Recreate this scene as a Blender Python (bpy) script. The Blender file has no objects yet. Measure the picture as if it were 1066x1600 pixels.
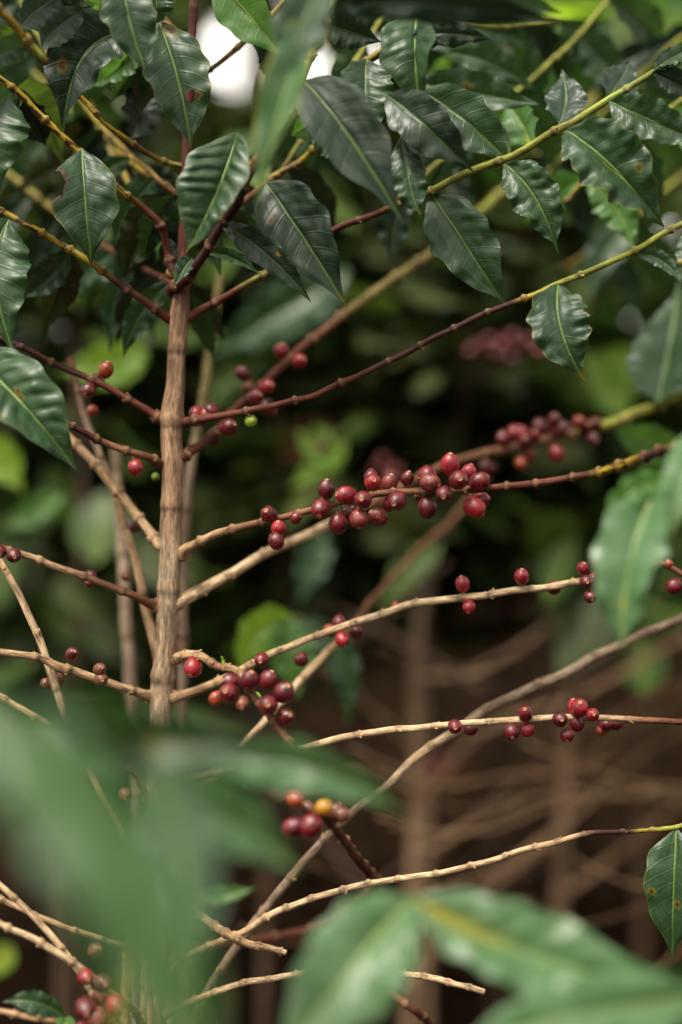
import bpy, math, random
import numpy as np
from mathutils import Vector, noise

# ------------------------------------------------------------------ camera, world, sun, exposure
SC = bpy.context.scene
H = 1.25                      # eye height
LENS = 50.0
KPX = 36.0 / LENS / 1600.0    # size of one photo pixel at one metre
FOCUS = 1.045
cam_d = bpy.data.cameras.new('camera')
cam = bpy.data.objects.new('camera', cam_d)
SC.collection.objects.link(cam)
SC.camera = cam
cam.location = (0, 0, H)
cam.rotation_euler = (math.radians(90), 0, 0)
cam_d.lens = LENS
cam_d.sensor_width = 36.0
cam_d.clip_start = 0.02
cam_d.clip_end = 300
cam_d.dof.use_dof = True
cam_d.dof.focus_distance = FOCUS
cam_d.dof.aperture_fstop = 1.3

SUN_EL, SUN_AZ = math.radians(58), math.radians(215)   # behind the camera, to its left
world = bpy.data.worlds.new('World')
SC.world = world
world.use_nodes = True
nt = world.node_tree
bg = nt.nodes['Background']
sky = nt.nodes.new('ShaderNodeTexSky')
sky.sky_type = 'NISHITA'
sky.sun_disc = False
sky.sun_elevation = SUN_EL
sky.sun_rotation = SUN_AZ
sky.air_density = 1.6
sky.dust_density = 5.0
sky.ozone_density = 0.6
hs = nt.nodes.new('ShaderNodeHueSaturation')      # thin white cloud: the same sky, paler
hs.inputs['Saturation'].default_value = 0.05
hs.inputs['Value'].default_value = 1.7
nt.links.new(sky.outputs[0], hs.inputs['Color'])
warm = nt.nodes.new('ShaderNodeVectorMath')
warm.operation = 'MULTIPLY'
warm.inputs[1].default_value = (1.0, 0.96, 0.84)
nt.links.new(hs.outputs[0], warm.inputs[0])
# the hazy sky is brightest low down, beyond the plantation
tcw = nt.nodes.new('ShaderNodeTexCoord')
dt = nt.nodes.new('ShaderNodeVectorMath'); dt.operation = 'DOT_PRODUCT'
dt.inputs[1].default_value = (0.0, 0.95, 0.31)
nt.links.new(tcw.outputs['Generated'], dt.inputs[0])
mr = nt.nodes.new('ShaderNodeMapRange'); mr.interpolation_type = 'SMOOTHSTEP'
mr.inputs[1].default_value = 0.75; mr.inputs[2].default_value = 1.0; mr.inputs[3].default_value = 0.9; mr.inputs[4].default_value = 2.6
nt.links.new(dt.outputs['Value'], mr.inputs[0])
sc_ = nt.nodes.new('ShaderNodeVectorMath'); sc_.operation = 'SCALE'
nt.links.new(warm.outputs[0], sc_.inputs[0]); nt.links.new(mr.outputs[0], sc_.inputs['Scale'])
nt.links.new(sc_.outputs[0], bg.inputs[0])
bg.inputs[1].default_value = 0.13
sd = bpy.data.lights.new('sun', 'SUN')
sd.energy = 3.0
sd.angle = math.radians(16)
sd.color = (1.0, 0.93, 0.80)
sun = bpy.data.objects.new('sun', sd)
SC.collection.objects.link(sun)
sdir = Vector((math.cos(SUN_EL) * math.sin(SUN_AZ), math.cos(SUN_EL) * math.cos(SUN_AZ), math.sin(SUN_EL)))
sun.rotation_euler = sdir.to_track_quat('Z', 'Y').to_euler()
sun.location = (0, -3, 6)
SC.view_settings.view_transform = 'Standard'
SC.view_settings.look = 'None'
SC.view_settings.exposure = 0.36
SC.view_settings.gamma = 1.0
SC.render.engine = 'CYCLES'
SC.cycles.use_denoising = True
SC.cycles.max_bounces = 6
SC.cycles.diffuse_bounces = 3
SC.cycles.glossy_bounces = 2
SC.cycles.transmission_bounces = 4
SC.cycles.caustics_reflective = False
SC.cycles.caustics_refractive = False

C = SC.collection
CAM = Vector((0, 0, H))
rng = random.Random(7)


def P(x, y, d):
    """photo pixel (1066 x 1600) at depth d metres -> world point"""
    return Vector(((x - 533) * KPX * d, d, (800 - y) * KPX * d + H))


def proj(p):
    return 533 + p[0] / (KPX * p[1]), 800 - (p[2] - H) / (KPX * p[1])


def lin(r, g, b):
    f = lambda c: (c / 255 / 12.92) if c / 255 <= 0.04045 else ((c / 255 + 0.055) / 1.055) ** 2.4
    return (f(r), f(g), f(b))


# ------------------------------------------------------------------ object helpers
def thing(name, loc, label, cat, group=None):
    o = bpy.data.objects.new(name, None)
    o.empty_display_size = 0.05
    C.objects.link(o)
    o.location = loc
    o['label'] = label
    o['category'] = cat
    if group:
        o['group'] = group
    return o


def origin(o):
    p = Vector(o.location)
    while o.parent:
        o = o.parent
        p = p + Vector(o.location)
    return p


def mesh_obj(name, verts, faces, mats, parent=None, attrs=None, uvs=None, mat_idx=None, loc=None, smooth=True, label=None):
    org = Vector((0, 0, 0))
    if parent is not None:
        org = origin(parent)
    me = bpy.data.meshes.new(name)
    V = np.array([tuple(v) for v in verts], dtype=np.float64) if not isinstance(verts, np.ndarray) else verts
    at = Vector(loc) if loc is not None else (org if parent is not None else Vector((0, 0, 0)))
    V = V - np.array(at)
    me.from_pydata(V.tolist(), [], faces if isinstance(faces, list) else faces.tolist())
    for m in (mats if isinstance(mats, (list, tuple)) else [mats]):
        me.materials.append(m)
    if attrs:
        for an, arr in attrs.items():
            a = me.attributes.new(an, 'FLOAT_COLOR', 'POINT')
            a.data.foreach_set('color', np.asarray(arr, dtype=np.float32).ravel())
    if mat_idx is not None:
        me.polygons.foreach_set('material_index', mat_idx)
    if smooth:
        me.polygons.foreach_set('use_smooth', [True] * len(me.polygons))
    me.update()
    o = bpy.data.objects.new(name, me)
    C.objects.link(o)
    if parent is not None:
        o.parent = parent
    o.location = at - org if parent is not None else at
    if label:
        o['label'] = label
    return o


# ------------------------------------------------------------------ materials
def new_mat(name):
    m = bpy.data.materials.new(name)
    m.use_nodes = True
    t = m.node_tree
    t.nodes.clear()
    out = t.nodes.new('ShaderNodeOutputMaterial')
    return m, t, out


def N(t, kind, **kw):
    n = t.nodes.new(kind)
    for k, v in kw.items():
        if k.startswith('i_'):
            key = k[2:]
            key = int(key) if key.isdigit() else key.replace('_', ' ')
            n.inputs[key].default_value = v
        else:
            setattr(n, k, v)
    return n


def math_n(t, op, a, b=None, clamp=False):
    n = t.nodes.new('ShaderNodeMath')
    n.operation = op
    n.use_clamp = clamp
    for i, v in enumerate((a, b)):
        if v is None:
            continue
        if isinstance(v, (int, float)):
            n.inputs[i].default_value = v
        else:
            t.links.new(v, n.inputs[i])
    return n.outputs[0]


def mix_c(t, fac, a, b):
    n = t.nodes.new('ShaderNodeMix')
    n.data_type = 'RGBA'
    if isinstance(fac, (int, float)):
        n.inputs[0].default_value = fac
    else:
        t.links.new(fac, n.inputs[0])
    for idx, v in ((6, a), (7, b)):
        if isinstance(v, tuple):
            n.inputs[idx].default_value = (*v[:3], 1)
        else:
            t.links.new(v, n.inputs[idx])
    return n.outputs[2]


def maprange(t, v, a, b, c=0.0, d=1.0, smooth=True):
    n = t.nodes.new('ShaderNodeMapRange')
    n.interpolation_type = 'SMOOTHSTEP' if smooth else 'LINEAR'
    t.links.new(v, n.inputs[0])
    n.inputs[1].default_value = a
    n.inputs[2].default_value = b
    n.inputs[3].default_value = c
    n.inputs[4].default_value = d
    return n.outputs[0]


def leaf_mat(name, c1, c2, rib, rough=0.42, transl=0.12, tcol=None, under=None, var=0.25, rib_w=0.042, vein=0.16):
    """c1/c2 leaf colours, rib midrib colour; attribute lf = (distance to midrib, vein phase, spot, yellowing)"""
    m, t, out = new_mat(name)
    at = N(t, 'ShaderNodeAttribute', attribute_name='lf')
    sep = N(t, 'ShaderNodeSeparateColor')
    t.links.new(at.outputs['Color'], sep.inputs[0])
    mid, vph, spot = sep.outputs[0], sep.outputs[1], sep.outputs[2]
    yel = at.outputs['Alpha']
    tc = N(t, 'ShaderNodeTexCoord')
    ns = N(t, 'ShaderNodeTexNoise', i_Scale=22.0, i_Detail=5.0, i_Roughness=0.6)
    t.links.new(tc.outputs['Object'], ns.inputs['Vector'])
    fine = N(t, 'ShaderNodeTexNoise', i_Scale=420.0, i_Detail=4.0, i_Roughness=0.6)
    t.links.new(tc.outputs['Object'], fine.inputs['Vector'])
    oi = N(t, 'ShaderNodeObjectInfo')
    f = math_n(t, 'ADD', math_n(t, 'MULTIPLY', ns.outputs[0], 0.9), math_n(t, 'MULTIPLY', math_n(t, 'SUBTRACT', oi.outputs['Random'], 0.5), var * 2))
    f = math_n(t, 'ADD', f, -0.1, True)
    col = mix_c(t, f, c1, c2)
    col = mix_c(t, math_n(t, 'MULTIPLY', maprange(t, fine.outputs[0], 0.35, 0.7), 0.18), col, tuple(x * 1.9 for x in c2))
    # veins
    fr = math_n(t, 'FRACT', vph)
    dv = math_n(t, 'ABSOLUTE', math_n(t, 'SUBTRACT', fr, 0.5))          # .5 at the vein
    vm = maprange(t, dv, 0.465, 0.497)
    vm = math_n(t, 'MULTIPLY', vm, maprange(t, mid, 1.0, 0.3, 0.25, 1.0))
    col = mix_c(t, math_n(t, 'MULTIPLY', vm, vein), col, tuple(a * 0.5 + b * 0.5 for a, b in zip(c2, rib)))
    rm = maprange(t, mid, rib_w * 0.45, rib_w, 1.0, 0.0)
    col = mix_c(t, rm, col, rib)
    # yellowing and brown damage
    yn = math_n(t, 'MULTIPLY', yel, maprange(t, ns.outputs[0], 0.25, 0.6, 0.55, 1.15), True)
    col = mix_c(t, yn, col, lin(172, 150, 30))
    dust = N(t, 'ShaderNodeTexNoise', i_Scale=95.0, i_Detail=6.0, i_Roughness=0.75)
    t.links.new(tc.outputs['Object'], dust.inputs['Vector'])
    col = mix_c(t, maprange(t, dust.outputs[0], 0.66, 0.8, 0.0, 0.5), col, lin(120, 132, 110))
    fleck = N(t, 'ShaderNodeTexVoronoi', i_Scale=60.0)
    t.links.new(tc.outputs['Object'], fleck.inputs['Vector'])
    col = mix_c(t, math_n(t, 'MULTIPLY', maprange(t, fleck.outputs['Distance'], 0.05, 0.1, 1.0, 0.0), maprange(t, ns.outputs[0], 0.5, 0.62)), col, lin(95, 62, 30))
    col = mix_c(t, spot, col, lin(72, 34, 16))
    pr = N(t, 'ShaderNodeBsdfPrincipled')
    geo = N(t, 'ShaderNodeNewGeometry')
    if under is None:
        under = tuple(a * 1.3 + 0.012 for a in c2)
    t.links.new(col, pr.inputs['Base Color'])
    rr = math_n(t, 'ADD', rough - 0.08, math_n(t, 'MULTIPLY', fine.outputs[0], 0.1))
    rr = math_n(t, 'ADD', rr, maprange(t, dust.outputs[0], 0.5, 0.75, 0.0, 0.22))
    t.links.new(rr, pr.inputs['Roughness'])
    pr.inputs['Specular IOR Level'].default_value = 0.42
    bm = N(t, 'ShaderNodeBump', i_Strength=0.35, i_Distance=0.0012)
    hgt = math_n(t, 'SUBTRACT', math_n(t, 'MULTIPLY', fine.outputs[0], 0.35), math_n(t, 'MULTIPLY', maprange(t, dv, 0.40, 0.5), 0.45))
    hgt = math_n(t, 'ADD', hgt, math_n(t, 'MULTIPLY', ns.outputs[0], 0.5))
    t.links.new(hgt, bm.inputs['Height'])
    t.links.new(bm.outputs[0], pr.inputs['Normal'])
    tr = N(t, 'ShaderNodeBsdfTranslucent')
    if tcol is None:
        tcol = tuple(min(1, a * 3.0 + 0.01) for a in (c2[0] * 1.1, c2[1] * 1.15, c2[2] * 0.5))
    tcn = mix_c(t, yn, tcol, lin(200, 190, 40))
    tcn = mix_c(t, rm, tcn, tuple(a * 1.2 for a in rib))
    t.links.new(tcn, tr.inputs[0])
    mx = N(t, 'ShaderNodeMixShader', i_0=transl)
    t.links.new(pr.outputs[0], mx.inputs[1])
    t.links.new(tr.outputs[0], mx.inputs[2])
    t.links.new(mx.outputs[0], out.inputs[0])
    return m


def bark_mat(name, rough=0.75, bump=0.5):
    """bark and twigs: col = colour of the wood along its length (alpha = mottling), ring = (around, along in metres)"""
    m, t, out = new_mat(name)
    at = N(t, 'ShaderNodeAttribute', attribute_name='col')
    rg = N(t, 'ShaderNodeAttribute', attribute_name='ring')
    col = at.outputs['Color']
    mott = at.outputs['Alpha']
    mp = N(t, 'ShaderNodeVectorMath', operation='MULTIPLY')
    t.links.new(rg.outputs['Vector'], mp.inputs[0])
    mp.inputs[1].default_value = (1.6, 1.6, 0.22)
    streak = N(t, 'ShaderNodeTexNoise', i_Scale=520.0, i_Detail=6.0, i_Roughness=0.65)
    t.links.new(mp.outputs[0], streak.inputs['Vector'])
    mp2 = N(t, 'ShaderNodeVectorMath', operation='MULTIPLY')
    t.links.new(rg.outputs['Vector'], mp2.inputs[0])
    mp2.inputs[1].default_value = (1.3, 1.3, 0.42)
    blot = N(t, 'ShaderNodeTexNoise', i_Scale=240.0, i_Detail=3.0, i_Roughness=0.5)
    t.links.new(mp2.outputs[0], blot.inputs['Vector'])
    mm = math_n(t, 'MULTIPLY', maprange(t, blot.outputs[0], 0.52, 0.55), mott)
    c = mix_c(t, mm, col, lin(48, 22, 16))
    dk = N(t, 'ShaderNodeVectorMath', operation='MULTIPLY')
    t.links.new(c, dk.inputs[0]); dk.inputs[1].default_value = (0.30, 0.27, 0.24)
    lt = N(t, 'ShaderNodeVectorMath', operation='MULTIPLY')
    t.links.new(c, lt.inputs[0]); lt.inputs[1].default_value = (1.7, 1.75, 1.85)
    amt = math_n(t, 'SUBTRACT', 1.0, math_n(t, 'MULTIPLY', mott, 0.75))
    c2 = mix_c(t, math_n(t, 'MULTIPLY', maprange(t, streak.outputs[0], 0.50, 0.33), amt), c, dk.outputs[0])
    c3 = mix_c(t, math_n(t, 'MULTIPLY', maprange(t, streak.outputs[0], 0.52, 0.68), amt), c2, lt.outputs[0])
    big = N(t, 'ShaderNodeTexNoise', i_Scale=70.0, i_Detail=4.0, i_Roughness=0.6)
    t.links.new(mp2.outputs[0], big.inputs['Vector'])
    g3 = N(t, 'ShaderNodeVectorMath', operation='MULTIPLY')
    t.links.new(c3, g3.inputs[0]); g3.inputs[1].default_value = (0.55, 0.50, 0.45)
    c3 = mix_c(t, math_n(t, 'MULTIPLY', maprange(t, big.outputs[0], 0.56, 0.40), 0.8), c3, g3.outputs[0])
    pr = N(t, 'ShaderNodeBsdfPrincipled')
    t.links.new(c3, pr.inputs['Base Color'])
    t.links.new(math_n(t, 'SUBTRACT', rough, math_n(t, 'MULTIPLY', mott, 0.28)), pr.inputs['Roughness'])
    pr.inputs['Specular IOR Level'].default_value = 0.35
    bm = N(t, 'ShaderNodeBump', i_Strength=bump, i_Distance=0.0012)
    t.links.new(math_n(t, 'MULTIPLY', streak.outputs[0], amt), bm.inputs['Height'])
    t.links.new(bm.outputs[0], pr.inputs['Normal'])
    t.links.new(pr.outputs[0], out.inputs[0])
    return m


def cherry_mat(name, dark, light, speck=0.15, speck_col=(0.45, 0.16, 0.05), rough=0.2):
    m, t, out = new_mat(name)
    tc = N(t, 'ShaderNodeTexCoord')
    oi = N(t, 'ShaderNodeObjectInfo')
    off = N(t, 'ShaderNodeVectorMath', operation='SCALE')
    comb = N(t, 'ShaderNodeCombineXYZ')
    for i in range(3):
        t.links.new(math_n(t, 'MULTIPLY', oi.outputs['Random'], 17.0 + 9 * i), comb.inputs[i])
    add = N(t, 'ShaderNodeVectorMath', operation='ADD')
    t.links.new(tc.outputs['Object'], add.inputs[0])
    t.links.new(comb.outputs[0], add.inputs[1])
    n1 = N(t, 'ShaderNodeTexNoise', i_Scale=1.5, i_Detail=3.0)
    n2 = N(t, 'ShaderNodeTexNoise', i_Scale=4.5, i_Detail=5.0, i_Roughness=0.7)
    n3 = N(t, 'ShaderNodeTexNoise', i_Scale=8.0, i_Detail=4.0)
    for n in (n1, n2, n3):
        t.links.new(add.outputs[0], n.inputs['Vector'])
    f = math_n(t, 'ADD', maprange(t, n1.outputs[0], 0.3, 0.7, 0.0, 0.8), math_n(t, 'MULTIPLY', math_n(t, 'SUBTRACT', oi.outputs['Random'], 0.4), 0.5), True)
    col = mix_c(t, f, dark, light)
    col = mix_c(t, math_n(t, 'MULTIPLY', maprange(t, n2.outputs[0], 0.5, 0.72), 0.5), col, tuple(a * 0.35 for a in dark))
    col = mix_c(t, math_n(t, 'MULTIPLY', maprange(t, n3.outputs[0], 0.60 - speck * 0.16, 0.66), min(0.85, 0.25 + speck * 1.4)), col, speck_col)
    pr = N(t, 'ShaderNodeBsdfPrincipled')
    t.links.new(col, pr.inputs['Base Color'])
    t.links.new(maprange(t, n2.outputs[0], 0.3, 0.75, rough, rough + 0.22), pr.inputs['Roughness'])
    pr.inputs['Specular IOR Level'].default_value = 0.5
    pr.inputs['Coat Weight'].default_value = 0.35
    pr.inputs['Coat Roughness'].default_value = 0.1
    bm = N(t, 'ShaderNodeBump', i_Strength=0.18, i_Distance=0.12)
    t.links.new(n2.outputs[0], bm.inputs['Height'])
    t.links.new(bm.outputs[0], pr.inputs['Normal'])
    t.links.new(pr.outputs[0], out.inputs[0])
    return m


def plain_mat(name, c1, c2, scale, rough=0.8, bump=0.3, dist=0.01):
    m, t, out = new_mat(name)
    tc = N(t, 'ShaderNodeTexCoord')
    n = N(t, 'ShaderNodeTexNoise', i_Scale=scale, i_Detail=8.0, i_Roughness=0.65)
    t.links.new(tc.outputs['Object'], n.inputs['Vector'])
    pr = N(t, 'ShaderNodeBsdfPrincipled', i_Roughness=rough)
    pr.inputs['Specular IOR Level'].default_value = 0.0 if rough > 0.9 else 0.4
    t.links.new(mix_c(t, maprange(t, n.outputs[0], 0.35, 0.65), c1, c2), pr.inputs['Base Color'])
    bm = N(t, 'ShaderNodeBump', i_Strength=bump, i_Distance=dist)
    t.links.new(n.outputs[0], bm.inputs['Height'])
    t.links.new(bm.outputs[0], pr.inputs['Normal'])
    t.links.new(pr.outputs[0], out.inputs[0])
    return m


RIB = lin(100, 124, 58)
M = {}
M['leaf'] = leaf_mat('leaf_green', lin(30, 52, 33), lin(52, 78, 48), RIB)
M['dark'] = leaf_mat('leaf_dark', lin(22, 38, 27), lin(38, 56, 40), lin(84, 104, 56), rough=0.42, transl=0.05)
M['near'] = leaf_mat('leaf_near', lin(42, 72, 40), lin(68, 100, 60), lin(150, 160, 90), rough=0.36, transl=0.14)
M['fresh'] = leaf_mat('leaf_fresh', lin(52, 88, 42), lin(84, 120, 62), lin(140, 160, 72), transl=0.25)
M['bright'] = leaf_mat('leaf_bright', lin(78, 112, 36), lin(122, 148, 50), lin(150, 165, 72), transl=0.32)
M['pale'] = leaf_mat('leaf_pale', lin(54, 84, 52), lin(84, 114, 76), lin(140, 160, 90), rough=0.34, transl=0.12)
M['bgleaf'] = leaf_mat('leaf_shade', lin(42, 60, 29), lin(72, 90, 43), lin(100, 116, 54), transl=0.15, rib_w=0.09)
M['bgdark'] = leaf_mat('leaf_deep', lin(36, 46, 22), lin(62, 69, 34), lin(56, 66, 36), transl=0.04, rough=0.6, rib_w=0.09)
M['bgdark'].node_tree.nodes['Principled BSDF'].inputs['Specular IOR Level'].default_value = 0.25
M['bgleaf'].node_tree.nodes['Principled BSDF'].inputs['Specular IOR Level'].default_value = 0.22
M['dry'] = leaf_mat('leaf_dry', lin(34, 23, 14), lin(64, 46, 29), lin(80, 60, 38), transl=0.1, rough=0.8)
M['dry'].node_tree.nodes['Principled BSDF'].inputs['Specular IOR Level'].default_value = 0.0
M['olive'] = leaf_mat('leaf_olive', lin(66, 80, 34), lin(104, 112, 50), lin(120, 126, 60), transl=0.2, rib_w=0.09)
M['dryred'] = leaf_mat('leaf_red_brown', lin(84, 34, 26), lin(120, 62, 38), lin(120, 80, 50), transl=0.2, rough=0.7)
M['wood'] = bark_mat('bark')
M['sliver'] = plain_mat('scar', lin(150, 116, 84), lin(90, 60, 42), 300)
CH = {
    'deep': cherry_mat('cherry_deep', lin(52, 6, 17), lin(116, 14, 32), 0.08),
    'red': cherry_mat('cherry_red', lin(96, 10, 26), lin(158, 24, 40), 0.1),
    'speck': cherry_mat('cherry_speckled', lin(72, 14, 18), lin(136, 28, 28), 0.42, lin(170, 98, 60), rough=0.36),
    'orange': cherry_mat('cherry_orange', lin(116, 34, 22), lin(150, 66, 30), 0.25, lin(150, 40, 20)),
    'brown': cherry_mat('cherry_brown', lin(72, 30, 20), lin(118, 62, 38), 0.3, lin(150, 96, 60), rough=0.5),
    'yellow': cherry_mat('cherry_yellow', lin(140, 92, 20), lin(178, 126, 32), 0.1, lin(150, 90, 30)),
    'green': cherry_mat('cherry_green', lin(116, 146, 32), lin(150, 176, 52), 0.1, lin(90, 110, 40)),
}
M['calyx'] = plain_mat('cherry_tip', lin(190, 140, 104), lin(120, 70, 50), 6.0, bump=0.2, dist=0.05)
M['pedicel'] = plain_mat('cherry_stalk', lin(120, 104, 52), lin(92, 60, 34), 6.0, bump=0.2, dist=0.05)

TAN = (*lin(172, 140, 106), 0.0)
PALE = (*lin(194, 166, 132), 0.0)
GREY = (*lin(132, 112, 94), 0.0)
BRN = (*lin(118, 78, 54), 0.05)
RBR = (*lin(100, 50, 34), 0.2)
DKR = (*lin(66, 32, 26), 0.15)
YEL = (*lin(158, 134, 34), 0.95)
YGR = (*lin(142, 146, 56), 0.35)
GRN = (*lin(132, 146, 62), 0.1)
OLV = (*lin(124, 112, 56), 0.5)


# ------------------------------------------------------------------ stems
def catmull(pts, step):
    """pts: tuples of floats; a smooth curve through them, sampled about every step (first three coordinates)"""
    A = [np.array(p, float) for p in pts]
    T = []
    for k in range(len(A)):
        a = A[max(0, k - 1)][:3]; b = A[min(len(A) - 1, k + 1)][:3]
        d = b - a
        l = min([np.linalg.norm(A[k][:3] - A[q][:3]) for q in (k - 1, k + 1) if 0 <= q < len(A)])
        T.append(d / max(1e-9, np.linalg.norm(d)) * l)
    out = []
    for i in range(len(A) - 1):
        p1, p2 = A[i], A[i + 1]
        n = max(2, int(np.linalg.norm((p2 - p1)[:3]) / step))
        for k in range(n):
            s = k / n
            v = p1 * (1 - s) + p2 * s
            h1 = 2 * s ** 3 - 3 * s * s + 1
            v[:3] = h1 * p1[:3] + (1 - h1) * p2[:3] + (s ** 3 - 2 * s * s + s) * T[i] + (s ** 3 - s * s) * T[i + 1]
            out.append(v)
    out.append(A[-1])
    return out


def tube(name, pts, parent=None, sides=12, step=0.0014, node=0.027, swell=0.42, rough=0.06, furrow=0.0, mat='wood', wob=0.0006, seed=0,
         scars=True, cap=0.0, label=None, rs=1.0):
    """pts: (x, y, d, r_px, colour) in photo pixels, r_px = half width in px at its depth"""
    r_ = random.Random(seed * 77 + len(pts))
    raw = []
    for (x, y, d, r, c) in pts:
        p = P(x, y, d)
        raw.append((p.x, p.y, p.z, r * rs * KPX * d, c[0], c[1], c[2], c[3]))
    S = catmull(raw, step)
    verts, faces, cols, rings = [], [], [], []
    L = 0.0
    up = Vector((0.13, -0.98, 0.1))
    nodes = []
    nx = node * r_.uniform(0.3, 0.9)
    tot = sum((Vector(S[i + 1][:3]) - Vector(S[i][:3])).length for i in range(len(S) - 1))
    while nx < tot - 0.005 and node > 0:
        nodes.append((nx, r_.uniform(0, 6.28), r_.uniform(0.7, 1.2)))
        nx += node * r_.uniform(0.75, 1.3)
    so = r_.uniform(0, 90)
    for i, s in enumerate(S):
        p = Vector(s[:3])
        if i:
            L += (p - Vector(S[i - 1][:3])).length
        T = (Vector(S[min(i + 1, len(S) - 1)][:3]) - Vector(S[max(i - 1, 0)][:3])).normalized()
        a = up.cross(T)
        if a.length < 0.05:
            a = Vector((1, 0, 0)).cross(T)
        a.normalize()
        b = T.cross(a)
        rad = s[3]
        sw = 0.0
        scol = 0.0
        sdark = 0.0
        zig = Vector((0, 0, 0))
        for (nl, na, ns_) in nodes:
            q = (L - nl) / (0.0012 + rad * 0.32)
            if abs(q) < 3:
                sw += swell * ns_ * math.exp(-q * q * (1.0 if q < 0 else 2.2))
                scol += 0.6 * math.exp(-q * q * 1.5)
                sdark = max(sdark, math.exp(-((q + 1.3) ** 2) * 3.0))
        w = wob * (1 if node > 0 else 0)
        p = p + a * (noise.noise(Vector((L * 40, so, 0))) * w * 2) + b * (noise.noise(Vector((L * 40, 0, so))) * w * 2)
        for k in range(sides):
            th = 2 * math.pi * k / sides
            nn = noise.noise(Vector((math.cos(th) * 1.2 + so, math.sin(th) * 1.2, L * 90)))
            rr = rad * (1 + sw * (1 + 0.5 * math.cos(th * 2 + (nodes[0][1] if nodes else 0))) + rough * nn)
            if furrow:
                f1 = noise.noise(Vector((math.cos(th) * 3.4 + so, math.sin(th) * 3.4, L * 13)))
                f2 = noise.noise(Vector((math.cos(th) * 8 + so, math.sin(th) * 8, L * 60 + 5)))
                rr *= 1 + furrow * (f1 * 1.0 + f2 * 0.55)
            verts.append(p + (a * math.cos(th) + b * math.sin(th)) * rr)
            g = min(1, scol)
            sc = lin(150, 118, 84)
            fac = 1.0
            if furrow:
                fac = 1 + 0.7 * (f1 * 0.7 + f2 * 0.9)
                fac = max(0.35, fac)
            cols.append((*[(s[4 + j] * fac * (1 - g) + (sc[j] * 0.8) * g) * (1 - 0.55 * sdark) for j in range(3)], s[7] * (1 - g)))
            rings.append((math.cos(th) * rad + so, math.sin(th) * rad, L, 0))
        if i:
            o0, o1 = (i - 1) * sides, i * sides
            for k in range(sides):
                k2 = (k + 1) % sides
                faces.append((o0 + k, o0 + k2, o1 + k2, o1 + k))
    for end, rev in ((0, True), (len(S) - 1, False)):
        c = Vector((0, 0, 0))
        for k in range(sides):
            c += Vector(verts[end * sides + k])
        c /= sides
        verts.append(c)
        cols.append(cols[end * sides]); rings.append(rings[end * sides])
        ci = len(verts) - 1
        for k in range(sides):
            k2 = (k + 1) % sides
            f = (end * sides + k, end * sides + k2, ci)
            faces.append(f[::-1] if rev else f)
    # bud scales / stipules at the nodes
    if scars:
        acc = 0.0
        for i in range(1, len(S)):
            q0 = acc
            acc += (Vector(S[i][:3]) - Vector(S[i - 1][:3])).length
            for (nl, na, ns_) in nodes:
                if q0 <= nl < acc:
                    p = Vector(S[i][:3]); T = (p - Vector(S[i - 1][:3])).normalized()
                    a = up.cross(T).normalized(); b = T.cross(a)
                    for sgn in (0, math.pi):
                        for e in range(r_.choice((0, 1, 1, 2))):
                            th = na + sgn + r_.uniform(-0.5, 0.5)
                            dr = a * math.cos(th) + b * math.sin(th)
                            c0 = p + dr * S[i][3] * 1.15 + T * r_.uniform(-0.001, 0.0015)
                            rr = S[i][3] * r_.uniform(0.25, 0.42) + 0.0003
                            ln = rr * r_.uniform(0.5, 1.1)
                            base = len(verts)
                            e1 = dr.cross(T).normalized()
                            for z, w in ((-0.5, 0.9), (0.3, 1.0), (0.9, 0.55)):
                                for k in range(6):
                                    t6 = math.pi * k / 3
                                    verts.append(c0 + dr * (ln * z) + (e1 * math.cos(t6) + T * math.sin(t6)) * rr * w + T * max(0, z) * rr * 0.5)
                                    g = r_.uniform(0.6, 1.1)
                                    cc = lin(168, 136, 92)
                                    cols.append((cc[0] * g * 0.5 + S[i][4] * 0.5, cc[1] * g * 0.5 + S[i][5] * 0.5, cc[2] * g * 0.5 + S[i][6] * 0.5, 0))
                                    rings.append((so + rr * k, z * rr, 0.0, 0))
                            verts.append(c0 + dr * ln + T * rr * 0.5)
                            cols.append(cols[-1]); rings.append(rings[-1])
                            for z in range(2):
                                for k in range(6):
                                    k2 = (k + 1) % 6
                                    faces.append((base + z * 6 + k, base + z * 6 + k2, base + z * 6 + 6 + k2, base + z * 6 + 6 + k))
                            for k in range(6):
                                faces.append((base + 12 + k, base + 12 + (k + 1) % 6, base + 18))
    return mesh_obj(name, verts, faces, [M[mat]], parent, {'col': cols, 'ring': rings}, label=label)


# ------------------------------------------------------------------ leaves
PU = np.array([0, .02, .06, .12, .20, .30, .40, .50, .60, .70, .78, .85, .90, .94, .97, 1.0])
PW = np.array([.05, .10, .30, .55, .79, .95, 1.0, .985, .90, .72, .51, .29, .16, .09, .05, .008])
_pu = np.linspace(0, 1, 201)
_pw = np.interp(_pu, PU, PW)
_pw = np.convolve(np.pad(_pw, 6, mode='edge'), np.ones(13) / 13, 'valid')
_pw[0] = .05; _pw[-1] = .006
PU, PW = _pu, _pw


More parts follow.
